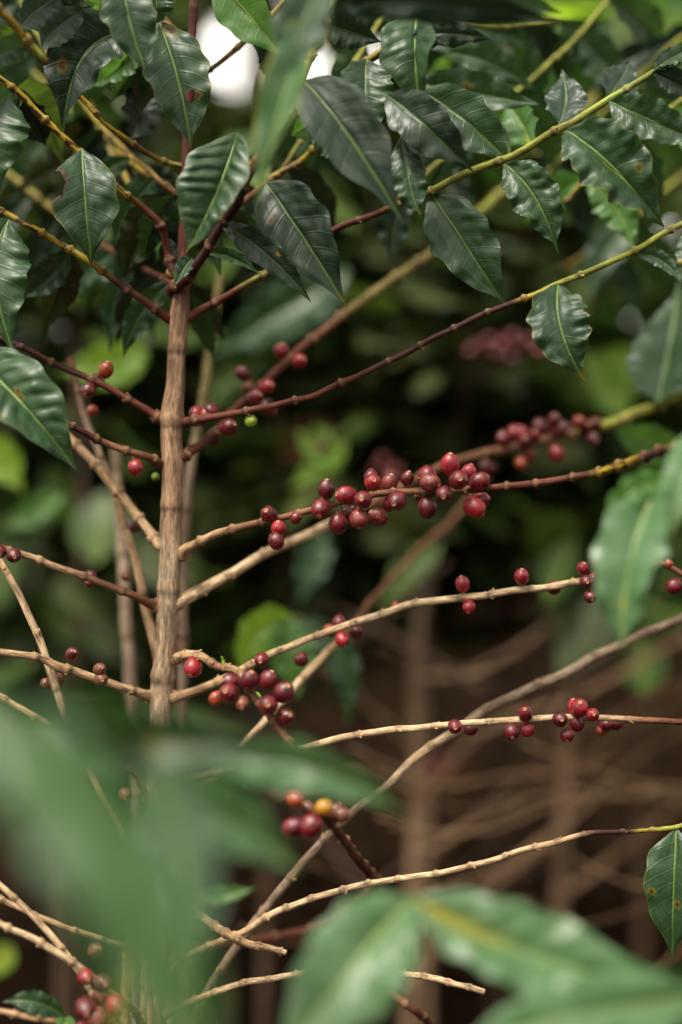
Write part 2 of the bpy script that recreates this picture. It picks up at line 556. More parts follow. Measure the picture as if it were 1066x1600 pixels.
def leaf(parent, base, ctrl, tip, wa, wb, mat='leaf', roll=0.0, twist=0.0, ruf=0.10, freq=4.0, quilt=0.05, fold=1, curl=0.12, seed=None,
         holes=(), spots=(), yellow=(), tipyel=0.0, edgeyel=0.0, petiole=True, nv=9, droop=0.0, label=None, inpl=0.05, hires=False):
    """base, ctrl, tip in photo px + depth.  wa = half width seen to the left of the walk base->tip, wb to the right (px at ctrl depth)."""
    sd_ = seed if seed is not None else int(base[0] * 7 + base[1] * 3 + tip[0])
    r_ = random.Random(sd_)
    b0, c0, t0 = P(*base), P(*ctrl), P(*tip)
    sc = KPX * ctrl[2]
    wa *= sc; wb *= sc
    W = max(wa, wb) * 1.04
    aa = max(math.acos(min(1, wa / W)), 0.12)
    ab = max(math.acos(min(1, wb / W)), 0.12)
    c_ = 2 * c0 - (b0 + t0) / 2          # make the curve pass through ctrl
    NL, NS = (120, 22) if (holes or hires) else (52, 9)
    phA, phB = r_.uniform(0, 6.28), r_.uniform(0, 6.28)
    fA, fB = freq * r_.uniform(0.85, 1.2), freq * r_.uniform(0.85, 1.2)
    verts, lf, keep = [], [], []
    vs = np.linspace(-1, 1, 2 * NS + 1)
    for i in range(NL + 1):
        u = i / NL
        p = b0 * (1 - u) ** 2 + c_ * 2 * u * (1 - u) + t0 * u * u
        T = ((c_ - b0) * (1 - u) + (t0 - c_) * u).normalized()
        V = (p - CAM).normalized()
        s = T.cross(V).normalized()
        n = T.cross(s).normalized()
        if n.dot(V) > 0:
            n = -n
        an = roll + twist * (u - 0.5)
        s, n = s * math.cos(an) + n * math.sin(an), n * math.cos(an) - s * math.sin(an)
        w = float(np.interp(u, PU, PW))
        env = math.sin(math.pi * min(1, max(0, u))) ** 0.5
        for v in vs:
            av = abs(v)
            side_a = v > 0
            ang = aa if side_a else ab
            f, ph = (fA, phA) if side_a else (fB, phB)
            ww = W * w * (1 + inpl * math.sin(2 * math.pi * f * 1.7 * u + ph * 2) * av + 0.4 * inpl * noise.noise(Vector((u * 14, v, sd_ * 0.37))) * av)
            spread = av * (1 - 0.10 * curl * av * av)
            dirv = s * (1 if side_a else -1) * math.cos(ang) + n * fold * math.sin(ang)
            nrm = n * math.cos(ang) - s * (1 if side_a else -1) * fold * math.sin(ang)
            phs = nv * (u - 0.10 * av * w - 0.05 * av * av) + (0.35 if side_a else 0) + 0.14 * noise.noise(Vector((u * 9, v * 0.8, sd_ * .3)))
            fr = phs - math.floor(phs)
            h = quilt * 0.75 * (0.65 + 1.1 * noise.noise(Vector((u * 6, v * 1.5, sd_ * .21)))) * math.sin(math.pi * fr) * (av ** 0.6) * (1 - av ** 5) * w
            h += ruf * (av ** 1.8) * env * (math.sin(2 * math.pi * f * u + ph) + 0.45 * math.sin(2 * math.pi * f * 2.3 * u + ph * 1.7))
            h -= curl * av * av * w
            h += 0.10 * noise.noise(Vector((u * 3.2, v * 1.6, sd_ * 0.11))) * w + 0.03 * noise.noise(Vector((u * 9, v * 4, sd_ * 0.17))) * w
            h -= 0.03 * max(0, 1 - av * 14)
            q = p + dirv * (ww * spread) + nrm * (h * W)
            verts.append(q)
            spot = 0.0
            yl = edgeyel * max(0, (av - 0.93) / 0.07)
            for (su, sv, sr, sk) in spots:
                dd = math.hypot((u - su) * (b0 - t0).length, (v - sv) * W * w) / (W)
                dd += 0.7 * sr * noise.noise(Vector((u * 26 + su * 50, v * 9, 3.1))) + 0.3 * sr * noise.noise(Vector((u * 80, v * 26, 1.1)))
                if dd < sr * 2.2:
                    if sk == 'y':
                        yl = max(yl, max(0, 1 - dd / (sr * 2.0)))
                    else:
                        spot = max(spot, min(1, max(0, (sr - dd) / (sr * 0.35))))
                        yl = max(yl, max(0, min(1, (sr * 1.9 - dd) / sr)) * 0.3)
            for (hu, hv, hr) in holes:
                dd = math.hypot((u - hu) * (b0 - t0).length, (v - hv) * W * max(w, 0.3)) / W
                dd += 0.22 * hr * noise.noise(Vector((u * 30, v * 9, 9.7 + hu))) + 0.12 * hr * noise.noise(Vector((u * 90, v * 25, 2)))
                if dd < hr * 1.22:
                    spot = max(spot, min(1, max(0, (hr * 1.22 - dd) / (hr * 0.12))))
            if tipyel:
                yl = max(yl, tipyel * max(0, (u - 0.9) / 0.1))
            for (yu, yr, ya) in yellow:
                yl = max(yl, ya * max(0, 1 - abs(u - yu) / yr) * max(0, 1 - av * 2.6))
            lf.append((av * max(w, 0.12) , phs, spot, min(1, yl)))
            kk = True
            for (hu, hv, hr) in holes:
                dd = math.hypot((u - hu) * (b0 - t0).length, (v - hv) * W * max(w, 0.3)) / W
                dd += 0.22 * hr * noise.noise(Vector((u * 30, v * 9, 9.7 + hu))) + 0.12 * hr * noise.noise(Vector((u * 90, v * 25, 2)))
                if dd < hr:
                    kk = False
            keep.append(kk)
    R = 2 * NS + 1
    faces = []
    for i in range(NL):
        for k in range(R - 1):
            q = (i * R + k, i * R + k + 1, (i + 1) * R + k + 1, (i + 1) * R + k)
            if holes and sum(keep[j] for j in q) < 3:
                continue
            faces.append(q)
    # midrib ridge on the under side doubles as the leaf's thickness at the stalk
    nb = len(verts)
    for i in range(0, NL + 1, 2):
        u = i / NL
        p = b0 * (1 - u) ** 2 + c_ * 2 * u * (1 - u) + t0 * u * u
        T = ((c_ - b0) * (1 - u) + (t0 - c_) * u).normalized()
        V = (p - CAM).normalized()
        s = T.cross(V).normalized(); n = T.cross(s).normalized()
        if n.dot(V) > 0:
            n = -n
        an = roll + twist * (u - 0.5)
        s, n = s * math.cos(an) + n * math.sin(an), n * math.cos(an) - s * math.sin(an)
        rr = W * 0.045 * (1 - 0.85 * u)
        for k in range(6):
            th = math.pi * 2 * k / 6
            verts.append(p + s * math.cos(th) * rr + n * (math.sin(th) * rr - rr * 0.55 - 0.02 * W))
            lf.append((0, 0.25, 0, 0))
    cnt = NL // 2 + 1
    for i in range(cnt - 1):
        for k in range(6):
            k2 = (k + 1) % 6
            faces.append((nb + i * 6 + k, nb + i * 6 + k2, nb + i * 6 + 6 + k2, nb + i * 6 + 6 + k))
    return mesh_obj('leaf', verts, faces, [M[mat]], parent, {'lf': lf}, label=label)


# ------------------------------------------------------------------ cherries
def cherry_mesh(skin, seed, wrinkle):
    r_ = random.Random(seed)
    verts, faces, mi = [], [], []
    prof = []
    nphi = 20
    for i in range(nphi + 1):
        th = math.pi * i / nphi          # 0 = tip
        prof.append([math.sin(th), math.cos(th) * 1.06])
    # tip: crown ring round a shallow pit
    crown = [(0.0, 0.985, 1), (0.10, 0.99, 1), (0.16, 1.045, 1), (0.21, 1.085, 1), (0.26, 1.06, 1), (0.30, 1.01, 0)]
    rows = [(a, b, s) for (a, b, s) in crown]
    for i in range(3, nphi):
        rows.append((prof[i][0], prof[i][1], 0))
    rows += [(0.10, -1.05, 2), (0.085, -1.12, 2), (0.07, -1.25, 2), (0.075, -1.42, 2), (0.10, -1.5, 2)]
    S = 20
    so = seed * 3.7
    for (a, z, s) in rows:
        for k in range(S):
            th = 2 * math.pi * k / S
            v = Vector((a * math.cos(th), a * math.sin(th), z))
            if s == 0:
                d = noise.noise(Vector((v.x * 1.3, v.y * 1.3, v.z * 1.3 + so))) * 0.05
                d += wrinkle * noise.noise(Vector((v.x * 5, v.y * 5, v.z * 2.2 + so)))
                v = v * (1 + d)
                v.x *= 0.97
            verts.append(v)
    for i in range(len(rows) - 1):
        for k in range(S):
            k2 = (k + 1) % S
            faces.append((i * S + k, i * S + k2, (i + 1) * S + k2, (i + 1) * S + k)[::-1])
            mi.append(max(rows[i][2], rows[i + 1][2]) if (rows[i][2] == rows[i + 1][2] or rows[i + 1][2] == 2) else 0 if rows[i][2] == 0 else (1 if rows[i + 1][2] == 1 else 0))
    me = bpy.data.meshes.new('cherry')
    me.from_pydata([tuple(v) for v in verts], [], faces)
    for m in (CH[skin], M['calyx'], M['pedicel']):
        me.materials.append(m)
    me.polygons.foreach_set('material_index', mi)
    me.polygons.foreach_set('use_smooth', [True] * len(mi))
    me.update()
    return me


CMESH = {k: [cherry_mesh(k, i + 1 + 5 * j, 0.01 if k in ('deep', 'red', 'yellow', 'green') else 0.05) for i in range(3)] for j, k in enumerate(CH)}


PATHS = {}


def cherry(parent, x, y, d, r, kind='deep', tip=None, name='cherry'):
    """tip: (right, up, toward viewer) direction in which the blossom end points"""
    org = origin(parent)
    p = P(x, y, d)
    if tip is None and parent.name in PATHS:
        q = min(PATHS[parent.name], key=lambda a: (a - p).length)
        reach = r * KPX * d * 1.42 + 5.5 * KPX * d
        jit = 1.0
        if (p - q).length > reach:                       # its stalk has to reach the branch
            if (p - q).length < reach * 1.3:
                p = q + (p - q).normalized() * reach
            jit = 0.15
        w = (p - q).normalized() + Vector((rng.uniform(-.35, .35), rng.uniform(-.45, .1), rng.uniform(-.35, .35))) * jit
        tip = (w.x, w.z, -w.y)
    if tip is None:
        tip = (rng.uniform(-0.8, 0.8), rng.uniform(-1, 0.6), rng.uniform(-0.3, 0.9))
    v = Vector((tip[0], -tip[2], tip[1])).normalized()
    o = bpy.data.objects.new(name, rng.choice(CMESH[kind]))
    C.objects.link(o)
    o.parent = parent
    o.location = p - org
    q = v.to_track_quat('Z', 'Y')
    e = q.to_euler()
    o.rotation_euler = e
    s = r * KPX * d * 0.97
    f = rng.uniform(0.94, 1.05)
    o.scale = (s * f, s * f, s * rng.uniform(1.0, 1.13))
    return o


# ------------------------------------------------------------------ crowns of the shrubs behind
GAPS = [(378, 96, 32, 36), (352, 78, 18, 20), (400, 116, 18, 20), (496, 104, 14, 18), (590, 74, 8, 8), (196, 232, 1, 1)]


def crown(parent, centre, rad, count, size, mats, seed, droop=0.5, gaps=True, ylim=None, dmin=1.5, name='crown', pymax=None, hollow=0.0, keepfn=None):
    r_ = np.random.RandomState(seed)
    U = [0, .12, .3, .5, .7, .88, 1.0]
    Wt = [.08, .5, .93, 1.0, .74, .28, .02]
    tv = []
    tl = []
    for u, w in zip(U, Wt):
        for v in (-1, -0.5, 0, 0.5, 1):
            tv.append((v * w * 0.22, u, -abs(v) * w * 0.0 + (0.05 * abs(v) * w) - 0.16 * u * u))
            tl.append((abs(v) * max(w, .12), 8 * (u - 0.1 * abs(v)), 0, 0))
    tv = np.array(tv); tl = np.array(tl)
    nR, nC = len(U), 5
    tf = np.array([(i * nC + k, i * nC + k + 1, (i + 1) * nC + k + 1, (i + 1) * nC + k) for i in range(nR - 1) for k in range(nC - 1)])
    # twigs of the crown: clumps
    ncl = max(6, count // 9)
    cl = r_.normal(size=(ncl, 3))
    cl /= np.linalg.norm(cl, axis=1)[:, None]
    cl *= (r_.uniform(hollow, 1, size=(ncl, 1)) ** 0.45)
    cl = np.array(centre) + cl * np.array(rad)
    VV, FF, LL, MI = [], [], [], []
    n = 0
    for i in range(count):
        c = cl[r_.randint(ncl)] + r_.normal(size=3) * np.array([0.045, 0.045, 0.045]) * (size / 0.12)
        if c[1] < dmin or c[2] < 0.05:
            continue
        if ylim is not None and c[2] < ylim:
            continue
        px, py = proj(c)
        if pymax is not None and py > pymax + 60 * r_.normal() * 0.6:
            continue
        if keepfn is not None and not keepfn(px, py):
            continue
        ln = size * r_.uniform(0.7, 1.25)
        yaw = r_.uniform(0, 2 * math.pi)
        out = c - np.array(centre)
        if r_.rand() < 0.7:
            yaw = math.atan2(out[1], out[0]) + r_.normal() * 0.7
        pit = -droop + r_.normal() * 0.35
        rl = r_.normal() * 0.5
        f = np.array([math.cos(yaw) * math.cos(pit), math.sin(yaw) * math.cos(pit), math.sin(pit)])
        s = np.array([-math.sin(yaw), math.cos(yaw), 0.0])
        nn = np.cross(s, f)
        s2 = s * math.cos(rl) + nn * math.sin(rl)
        n2 = np.cross(s2, f)
        if gaps:
            end = c + f * ln
            hit = False
            for q in (c, (c + end) / 2, end):
                qx, qy = proj(q)
                rx = 0.5 * ln / (KPX * q[1]) * 0.35
                for (gx, gy, ga, gb) in GAPS:
                    if ((qx - gx) / (ga + rx)) ** 2 + ((qy - gy) / (gb + rx)) ** 2 < 1:
                        hit = True
            if hit:
                continue
        wv = 1 + 0.25 * r_.normal()
        X = tv[:, 0:1] * ln * wv * s2 + tv[:, 1:2] * ln * f + (tv[:, 2:3] + 0.02 * np.sin(tv[:, 1:2] * 22 + r_.uniform(0, 6)) * np.abs(tv[:, 0:1]) * 8) * ln * n2 + c
        VV.append(X)
        FF.append(tf + n)
        n += len(tv)
        l = tl.copy()
        LL.append(l)
        MI.append(np.full(len(tf), r_.choice(len(mats), p=None)))
    if not VV:
        return None
    return mesh_obj(name, np.concatenate(VV), np.concatenate(FF), [M[m] for m in mats], parent, {'lf': np.concatenate(LL)},
                    mat_idx=np.concatenate(MI).astype(np.int32))

# ------------------------------------------------------------------ the setting
def terrain():
    verts, faces = [], []
    xs = np.concatenate([np.linspace(-60, -6, 12)[:-1], np.linspace(-6, 6, 49), np.linspace(6, 60, 12)[1:]])
    ys = np.concatenate([np.linspace(-30, -2, 8)[:-1], np.linspace(-2, 9, 56), np.linspace(9, 90, 20)[1:]])
    for y in ys:
        for x in xs:
            z = 0.05 * noise.noise(Vector((x * 0.9, y * 0.9, 0))) + 0.02 * noise.noise(Vector((x * 5, y * 5, 2)))
            t = min(1, max(0, (y - 3.6) / 4.5))
            z += 1.15 * t * t * (3 - 2 * t) + max(0, y - 8) * 0.06
            verts.append((x, y, z))
    nx = len(xs)
    for j in range(len(ys) - 1):
        for i in range(nx - 1):
            a = j * nx + i
            faces.append((a, a + 1, a + nx + 1, a + nx))
    o = mesh_obj('ground', verts, faces, [plain_mat('soil', lin(20, 14, 10), lin(36, 26, 18), 6.0, 0.95, 0.6, 0.03)])
    o['kind'] = 'structure'
    return o


terrain()


def ground_z(x, y):
    t = min(1, max(0, (y - 3.6) / 4.5))
    return 0.05 * noise.noise(Vector((x * 0.9, y * 0.9, 0))) + 1.15 * t * t * (3 - 2 * t)


def litter():
    r_ = np.random.RandomState(3)
    VV, FF, LL, MI = [], [], [], []
    n = 0
    tv = [(v * w * .24, u, .06 * abs(v) + .1 * math.sin(u * 3)) for u, w in ((0, .1), (.3, .9), (.6, .95), (1, .05)) for v in (-1, 0, 1)]
    tv = np.array(tv)
    tf = np.array([(i * 3 + k, i * 3 + k + 1, i * 3 + k + 4, i * 3 + k + 3) for i in range(3) for k in range(2)])
    for i in range(3200):
        x, y = r_.uniform(-3, 3), r_.uniform(0.2, 8)
        z = ground_z(x, y) + 0.012 + r_.uniform(0, .03)
        yaw = r_.uniform(0, 6.28); ln = r_.uniform(.08, .15)
        f = np.array([math.cos(yaw), math.sin(yaw), r_.normal() * .25]); s = np.array([-math.sin(yaw), math.cos(yaw), r_.normal() * .3])
        nn = np.cross(s, f)
        VV.append(tv[:, :1] * ln * s + tv[:, 1:2] * ln * f + tv[:, 2:] * ln * nn + np.array([x, y, z]))
        FF.append(tf + n); n += len(tv)
        LL.append(np.tile([.5, .2, 0, 0], (len(tv), 1)))
    o = mesh_obj('leaf_litter', np.concatenate(VV), np.concatenate(FF), [M['dry']], None, {'lf': np.concatenate(LL)})
    o['kind'] = 'stuff'
    o['label'] = 'brown dry leaf litter lying on the ground under the shrubs'
    o['category'] = 'leaf litter'


litter()

# ------------------------------------------------------------------ the coffee plant
PL = P(238, 800, 1.09); PL.z = 0.0
plant = thing('coffee_plant', PL, 'tall coffee plant in focus with tan stem, dark glossy leaves and red cherries', 'coffee plant')
D = 1.09
ST = (*lin(152, 120, 94), 0.0); ST2 = (*lin(164, 140, 115), 0.0); STR = (*lin(108, 58, 38), 0.1); STD = (*lin(82, 34, 26), 0.25)
tube('stem', [(205, 3330, D, 26, ST2), (232, 1800, D, 23, ST2), (240, 1560, D, 21.5, ST2), (247, 1290, D, 20.5, ST2), (251, 1110, D, 19.5, ST2), (254, 1070, D, 20, ST2), (260, 1000, D, 17.5, ST2),
              (262, 945, D, 20.5, ST2), (265, 900, D, 18.5, ST2), (267, 850, D, 20, ST2), (268, 790, D, 18, ST), (270, 725, D, 19, ST), (268, 690, D, 18, ST),
              (270, 650, D, 20, ST), (274, 600, D, 16, ST), (277, 545, D, 15, ST), (281, 492, D, 17.5, ST), (283, 455, D, 13.5, STR),
              (287, 420, D, 11.5, STR), (290, 330, D, 10, STD), (293, 230, D, 9, STD), (298, 110, D, 8.2, STD), (303, 10, D, 8, STD), (307, -90, D, 7, STD)],
     plant, rs=.9, sides=34, step=0.0028, node=0.058, swell=0.10, furrow=0.03, rough=0.02, wob=0.0003, scars=False)


def stem_x(y):
    return float(np.interp(y, [10, 230, 420, 492, 650, 790, 945, 1110, 1290, 1560], [303, 293, 287, 281, 270, 268, 262, 251, 247, 240]))


def branch(pts, mat='wood', parent=None, **kw):
    x0, y0, d0, r0, c0 = pts[0]
    sx = stem_x(y0)
    if parent is None and abs(x0 - sx) < 42:
        sg = 1 if x0 > sx else -1
        pts = [(sx, y0 + 4, D, r0 * 1.2, c0), (sx + sg * 15, y0 + 2, D, r0 * 1.25, c0)] + ([pts[0]] if abs(x0 - sx) > 20 else []) + list(pts[1:])
    pts = [(x, y, d, r * 0.92, c) for (x, y, d, r, c) in pts]
    o = tube('branch', pts, parent or plant, mat=mat, seed=len(bpy.data.objects), **kw)
    PATHS[o.name] = [Vector(q[:3]) for q in catmull([(*P(x, y, d), r, 0) for (x, y, d, r, c) in pts], .004)]
    return o


# --- upper left
b = branch([(268, 497, 1.085, 7, RBR), (225, 470, 1.075, 6.5, RBR), (182, 440, 1.07, 6, DKR), (140, 408, 1.06, 6, YEL), (90, 378, 1.06, 5.5, YEL), (45, 352, 1.05, 5.5, YEL), (0, 330, 1.05, 5.5, YEL), (-70, 300, 1.04, 5, YEL)])
leaf(b, (14, 342, 1.05), (-6, 430, 1.035), (22, 556, 1.04), 50, 46, 'leaf', ruf=.12, seed=3)
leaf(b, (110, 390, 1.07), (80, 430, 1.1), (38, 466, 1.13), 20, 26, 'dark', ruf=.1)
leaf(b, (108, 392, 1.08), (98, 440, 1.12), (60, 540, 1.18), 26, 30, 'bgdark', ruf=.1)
b = branch([(277, 425, 1.10, 7, DKR), (262, 395, 1.09, 6.5, RBR), (250, 350, 1.08, 6.5, RBR), (222, 322, 1.075, 6, RBR), (188, 298, 1.065, 6, YEL), (122, 236, 1.05, 6.2, YEL), (90, 205, 1.045, 6, YEL), (58, 175, 1.04, 6, YEL), (28, 145, 1.035, 6, YEL), (0, 122, 1.03, 5.5, YEL), (-60, 70, 1.02, 5, YEL)])
leaf(b, (128, 234, 1.045), (134, 320, 1.03), (143, 414, 1.04), 50, 47, 'leaf', ruf=.07, freq=2.2, curl=.2, seed=12, hires=True, quilt=.035,
     holes=((0.335, -1.05, 0.42),), inpl=.03, edgeyel=.2, roll=.1)
leaf(b, (18, 146, 1.03), (-14, 205, 1.015), (-2, 322, 1.02), 56, 40, 'leaf', ruf=.1, seed=5)
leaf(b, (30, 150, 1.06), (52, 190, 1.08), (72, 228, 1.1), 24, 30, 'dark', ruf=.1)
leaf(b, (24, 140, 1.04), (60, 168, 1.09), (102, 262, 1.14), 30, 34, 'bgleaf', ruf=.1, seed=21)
b = branch([(292, 262, 1.10, 5, YEL), (262, 253, 1.09, 4.5, YEL), (228, 238, 1.085, 4.8, DKR), (180, 205, 1.075, 5, YEL), (148, 176, 1.07, 4.8, YEL), (128, 156, 1.07, 4.5, YEL), (80, 110, 1.06, 4, YGR)])
leaf(b, (200, 51, 1.06), (128, 92, 1.045), (100, 206, 1.05), 34, 56, 'dark', ruf=.09, freq=2.5, seed=8, hires=True, spots=((0.62, -0.45, 0.11, 'b'),), inpl=.04)
leaf(b, (206, 54, 1.08), (196, 95, 1.1), (136, 140, 1.12), 14, 32, 'fresh', ruf=.1)
leaf(b, (205, 217, 1.12), (222, 165, 1.13), (240, 100, 1.14), 24, 34, 'dark', ruf=.08)
b = branch([(272, 425, 1.13, 7, YEL), (255, 375, 1.15, 7, YEL), (232, 340, 1.16, 7, YEL), (205, 292, 1.17, 7, YEL), (178, 245, 1.18, 6.5, OLV), (158, 205, 1.19, 6, OLV), (140, 160, 1.20, 5, OLV)])
leaf(b, (238, 372, 1.14), (226, 405, 1.15), (221, 446, 1.16), 15, 13, 'dark', ruf=.05)
leaf(b, (168, 222, 1.18), (90, 260, 1.22), (20, 300, 1.26), 26, 26, 'bgdark', ruf=.1)
leaf(b, (150, 190, 1.2), (110, 225, 1.24), (60, 330, 1.28), 36, 26, 'bgdark', ruf=.1)
b = branch([(74, 98, 0.985, 6, RBR), (62, 84, 0.98, 7.5, YGR), (32, 50, 0.97, 7, YEL), (5, 22, 0.96, 7, YEL), (-50, -30, 0.95, 7, YGR)], node=0.03)
leaf(b, (58, 82, .985), (14, 78, .98), (-50, 124, .97), 22, 20, 'leaf', ruf=.07)
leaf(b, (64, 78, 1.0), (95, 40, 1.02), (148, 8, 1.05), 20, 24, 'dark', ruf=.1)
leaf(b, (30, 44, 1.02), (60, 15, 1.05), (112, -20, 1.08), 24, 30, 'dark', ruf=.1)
leaf(b, (28, 40, 1.05), (14, 66, 1.08), (-20, 110, 1.1), 20, 20, 'bgleaf', ruf=.1)

# --- leaves hanging from the top of the stem
b = branch([(306, -60, 1.09, 6, DKR), (260, -50, 1.06, 5, YGR), (215, -42, 1.03, 5, YGR), (150, -50, 1.01, 5, YGR), (80, -60, 1.0, 5, YGR)])
leaf(b, (188, -42, 1.0), (204, 35, .995), (229, 114, 1.0), 42, 38, 'leaf', ruf=.09, freq=2.2, seed=14, edgeyel=.1)
leaf(b, (252, -46, 1.03), (245, 10, 1.03), (258, 30, 1.04), 22, 28, 'leaf', ruf=.12)
leaf(b, (248, 34, 1.04), (280, 130, 1.03), (298, 233, 1.035), 50, 44, 'leaf', ruf=.08, freq=2.6, seed=17, hires=True, quilt=.04,
     holes=((0.62, 0.32, 0.17),), spots=((0.62, 0.55, 0.10, 'b'), (0.1, 0.5, .16, 'b')), tipyel=.3, edgeyel=.12)
leaf(b, (150, -48, 1.04), (158, -6, 1.05), (150, 26, 1.06), 22, 26, 'fresh', ruf=.1)
leaf(b, (100, -55, 1.06), (80, 0, 1.08), (70, 70, 1.1), 30, 36, 'dark', ruf=.1, seed=5)
leaf(b, (150, -50, 1.1), (170, 20, 1.12), (160, 95, 1.14), 36, 36, 'bgleaf', ruf=.1, seed=6)
b = branch([(306, -40, 1.09, 6, DKR), (345, -20, 1.07, 5.5, YEL), (400, -45, 1.05, 5, YGR), (470, -80, 1.0, 5, YGR)])
leaf(b, (330, -36, 1.05), (388, 22, 1.05), (442, 92, 1.05), 34, 40, 'fresh', ruf=.06, freq=2, seed=4, quilt=.03)
b = branch([(294, 130, 1.12, 5, DKR), (332, 106, 1.11, 4.6, DKR), (378, 68, 1.10, 5, YEL), (430, 20, 1.1, 5, YEL), (500, -50, 1.1, 5, YEL)])
leaf(b, (385, 60, 1.12), (440, 90, 1.14), (470, 180, 1.16), 34, 34, 'dark', ruf=.08)

# --- the strong shoot rising to the top centre
b = branch([(284, 452, 1.075, 9, STD), (300, 425, 1.06, 8, DKR), (326, 386, 1.04, 8, DKR), (352, 345, 1.03, 8, DKR), (372, 315, 1.02, 7, DKR), (388, 278, 1.02, 6.5, RBR), (430, 200, 1.02, 6.5, RBR),
            (462, 145, 1.02, 7, OLV), (484, 92, 1.02, 7, YGR), (508, 40, 1.03, 6.5, YGR), (530, -10, 1.03, 6.5, YGR), (560, -80, 1.03, 6, YGR)])
leaf(b, (371, 208, 1.02), (337, 306, 1.005), (290, 394, 1.005), 15, 62, 'leaf', ruf=.05, freq=2, quilt=.26, nv=10, seed=31, hires=True, curl=.25, edgeyel=.05, tipyel=.2)
leaf(b, (345, 349, 1.03), (420, 400, 1.02), (487, 473, 1.03), 24, 21, 'dark', ruf=.12, freq=3, seed=9, spots=((.55, .5, .08, 'y'),), quilt=.08)
leaf(b, (415, 286, 1.04), (468, 362, 1.025), (543, 480, 1.03), 52, 53, 'dark', ruf=.08, freq=2.3, seed=10, hires=True, spots=((.33, -.55, .09, 'b'),), tipyel=.2)
leaf(b, (476, 128, 1.0), (545, 212, .975), (631, 350, .97), 56, 44, 'dark', ruf=.06, freq=1.8, seed=11, hires=True, quilt=.03)
leaf(b, (480, 205, 1.04), (530, 232, 1.04), (568, 270, 1.04), 20, 24, 'leaf', ruf=.15)
leaf(b, (456, 212, 1.1), (500, 190, 1.1), (546, 180, 1.1), 20, 26, 'fresh', ruf=.1)
leaf(b, (478, 100, 1.0), (450, 160, 1.0), (425, 225, 1.0), 14, 12, 'fresh', ruf=.1)
leaf(b, (508, 38, 1.05), (548, 50, 1.05), (598, 66, 1.05), 24, 26, 'dark', ruf=.08)
leaf(b, (515, 20, .86), (452, 130, .835), (402, 334, .835), 16, 44, 'pale', ruf=.13, freq=2.6, seed=15, curl=.1, quilt=.05, edgeyel=.7, twist=.4)
leaf(b, (515, -40, .86), (470, 50, .84), (446, 180, .84), 26, 44, 'leaf', ruf=.1, freq=2.6, seed=16)
leaf(b, (320, 395, 1.05), (362, 402, 1.06), (412, 432, 1.06), 12, 8, 'leaf', ruf=.08)
leaf(b, (300, 404, 1.06), (288, 420, 1.055), (272, 448, 1.05), 9, 16, 'leaf', ruf=.06)
leaf(b, (296, 415, 1.1), (300, 380, 1.1), (318, 340, 1.1), 14, 14, 'fresh', ruf=.06)
leaf(b, (262, 372, 1.1), (270, 400, 1.1), (272, 436, 1.1), 10, 10, 'dark', ruf=.06)
leaf(b, (535, 12, .93), (690, 4, .905), (903, 42, .93), 20, 30, 'dark', ruf=.16, freq=3, seed=22, quilt=.05, curl=.3)
leaf(b, (600, -60, .93), (740, -20, .91), (880, 20, .93), 40, 42, 'leaf', ruf=.14, freq=3, seed=23)
leaf(b, (605, -40, .93), (560, -6, .92), (500, 30, .93), 26, 20, 'dark', ruf=.1)

b = branch([(298, 376, 1.12, 6, YEL), (345, 338, 1.12, 6, YEL), (395, 305, 1.12, 6, RBR), (430, 276, 1.12, 6, YEL), (478, 246, 1.12, 5.5, YEL), (520, 190, 1.10, 5, YGR), (560, 110, 1.08, 6, YGR), (592, 84, 1.07, 7, YEL), (640, 50, 1.07, 6, YGR), (700, 0, 1.06, 6, YGR), (740, -40, 1.06, 6, YGR)])
leaf(b, (652, 18, 1.03), (649, 85, 1.015), (657, 172, 1.02), 15, 54, 'leaf', ruf=.06, freq=2.2, quilt=.09, nv=9, seed=33, curl=.2, hires=True, roll=.1) if False else leaf(b, (652, 16, 1.03), (649, 85, 1.015), (656, 172, 1.02), 17, 54, 'leaf', ruf=.06, freq=2.2, quilt=.09, nv=9, seed=33, curl=.2, hires=True)
leaf(b, (573, 92, 1.06), (572, 150, 1.05), (580, 230, 1.05), 42, 40, 'leaf', ruf=.07)
leaf(b, (640, 58, 1.02), (700, 52, 1.015), (774, 62, 1.03), 20, 18, 'dark', ruf=.2, freq=3, curl=.3, seed=35, hires=True, spots=((.75, -.3, .12, 'b'),))
leaf(b, (604, 148, 1.03), (668, 200, 1.01), (740, 268, 1.02), 40, 36, 'dark', ruf=.1, freq=2.5, seed=36)
leaf(b, (655, 140, 1.08), (735, 196, 1.06), (800, 258, 1.06), 42, 34, 'leaf', ruf=.1, freq=2.5, seed=37)
leaf(b, (648, 128, 1.12), (745, 146, 1.11), (842, 163, 1.1), 34, 26, 'leaf', ruf=.14, freq=3, seed=38, spots=((.42, .2, .16, 'b'),))
leaf(b, (700, 82, 1.15), (770, 100, 1.15), (836, 140, 1.16), 26, 24, 'leaf', ruf=.14, freq=3, seed=39)
leaf(b, (628, 212, 1.03), (640, 285, 1.02), (658, 338, 1.02), 26, 24, 'leaf', ruf=.14, seed=40, tipyel=.9, spots=((.97, .3, .12, 'b'),), curl=.4)
leaf(b, (700, 150, 1.16), (760, 210, 1.16), (800, 300, 1.18), 30, 34, 'bgleaf', ruf=.12, seed=41)
leaf(b, (560, 120, 1.12), (590, 200, 1.14), (640, 240, 1.16), 34, 40, 'bgdark', ruf=.1, seed=42)

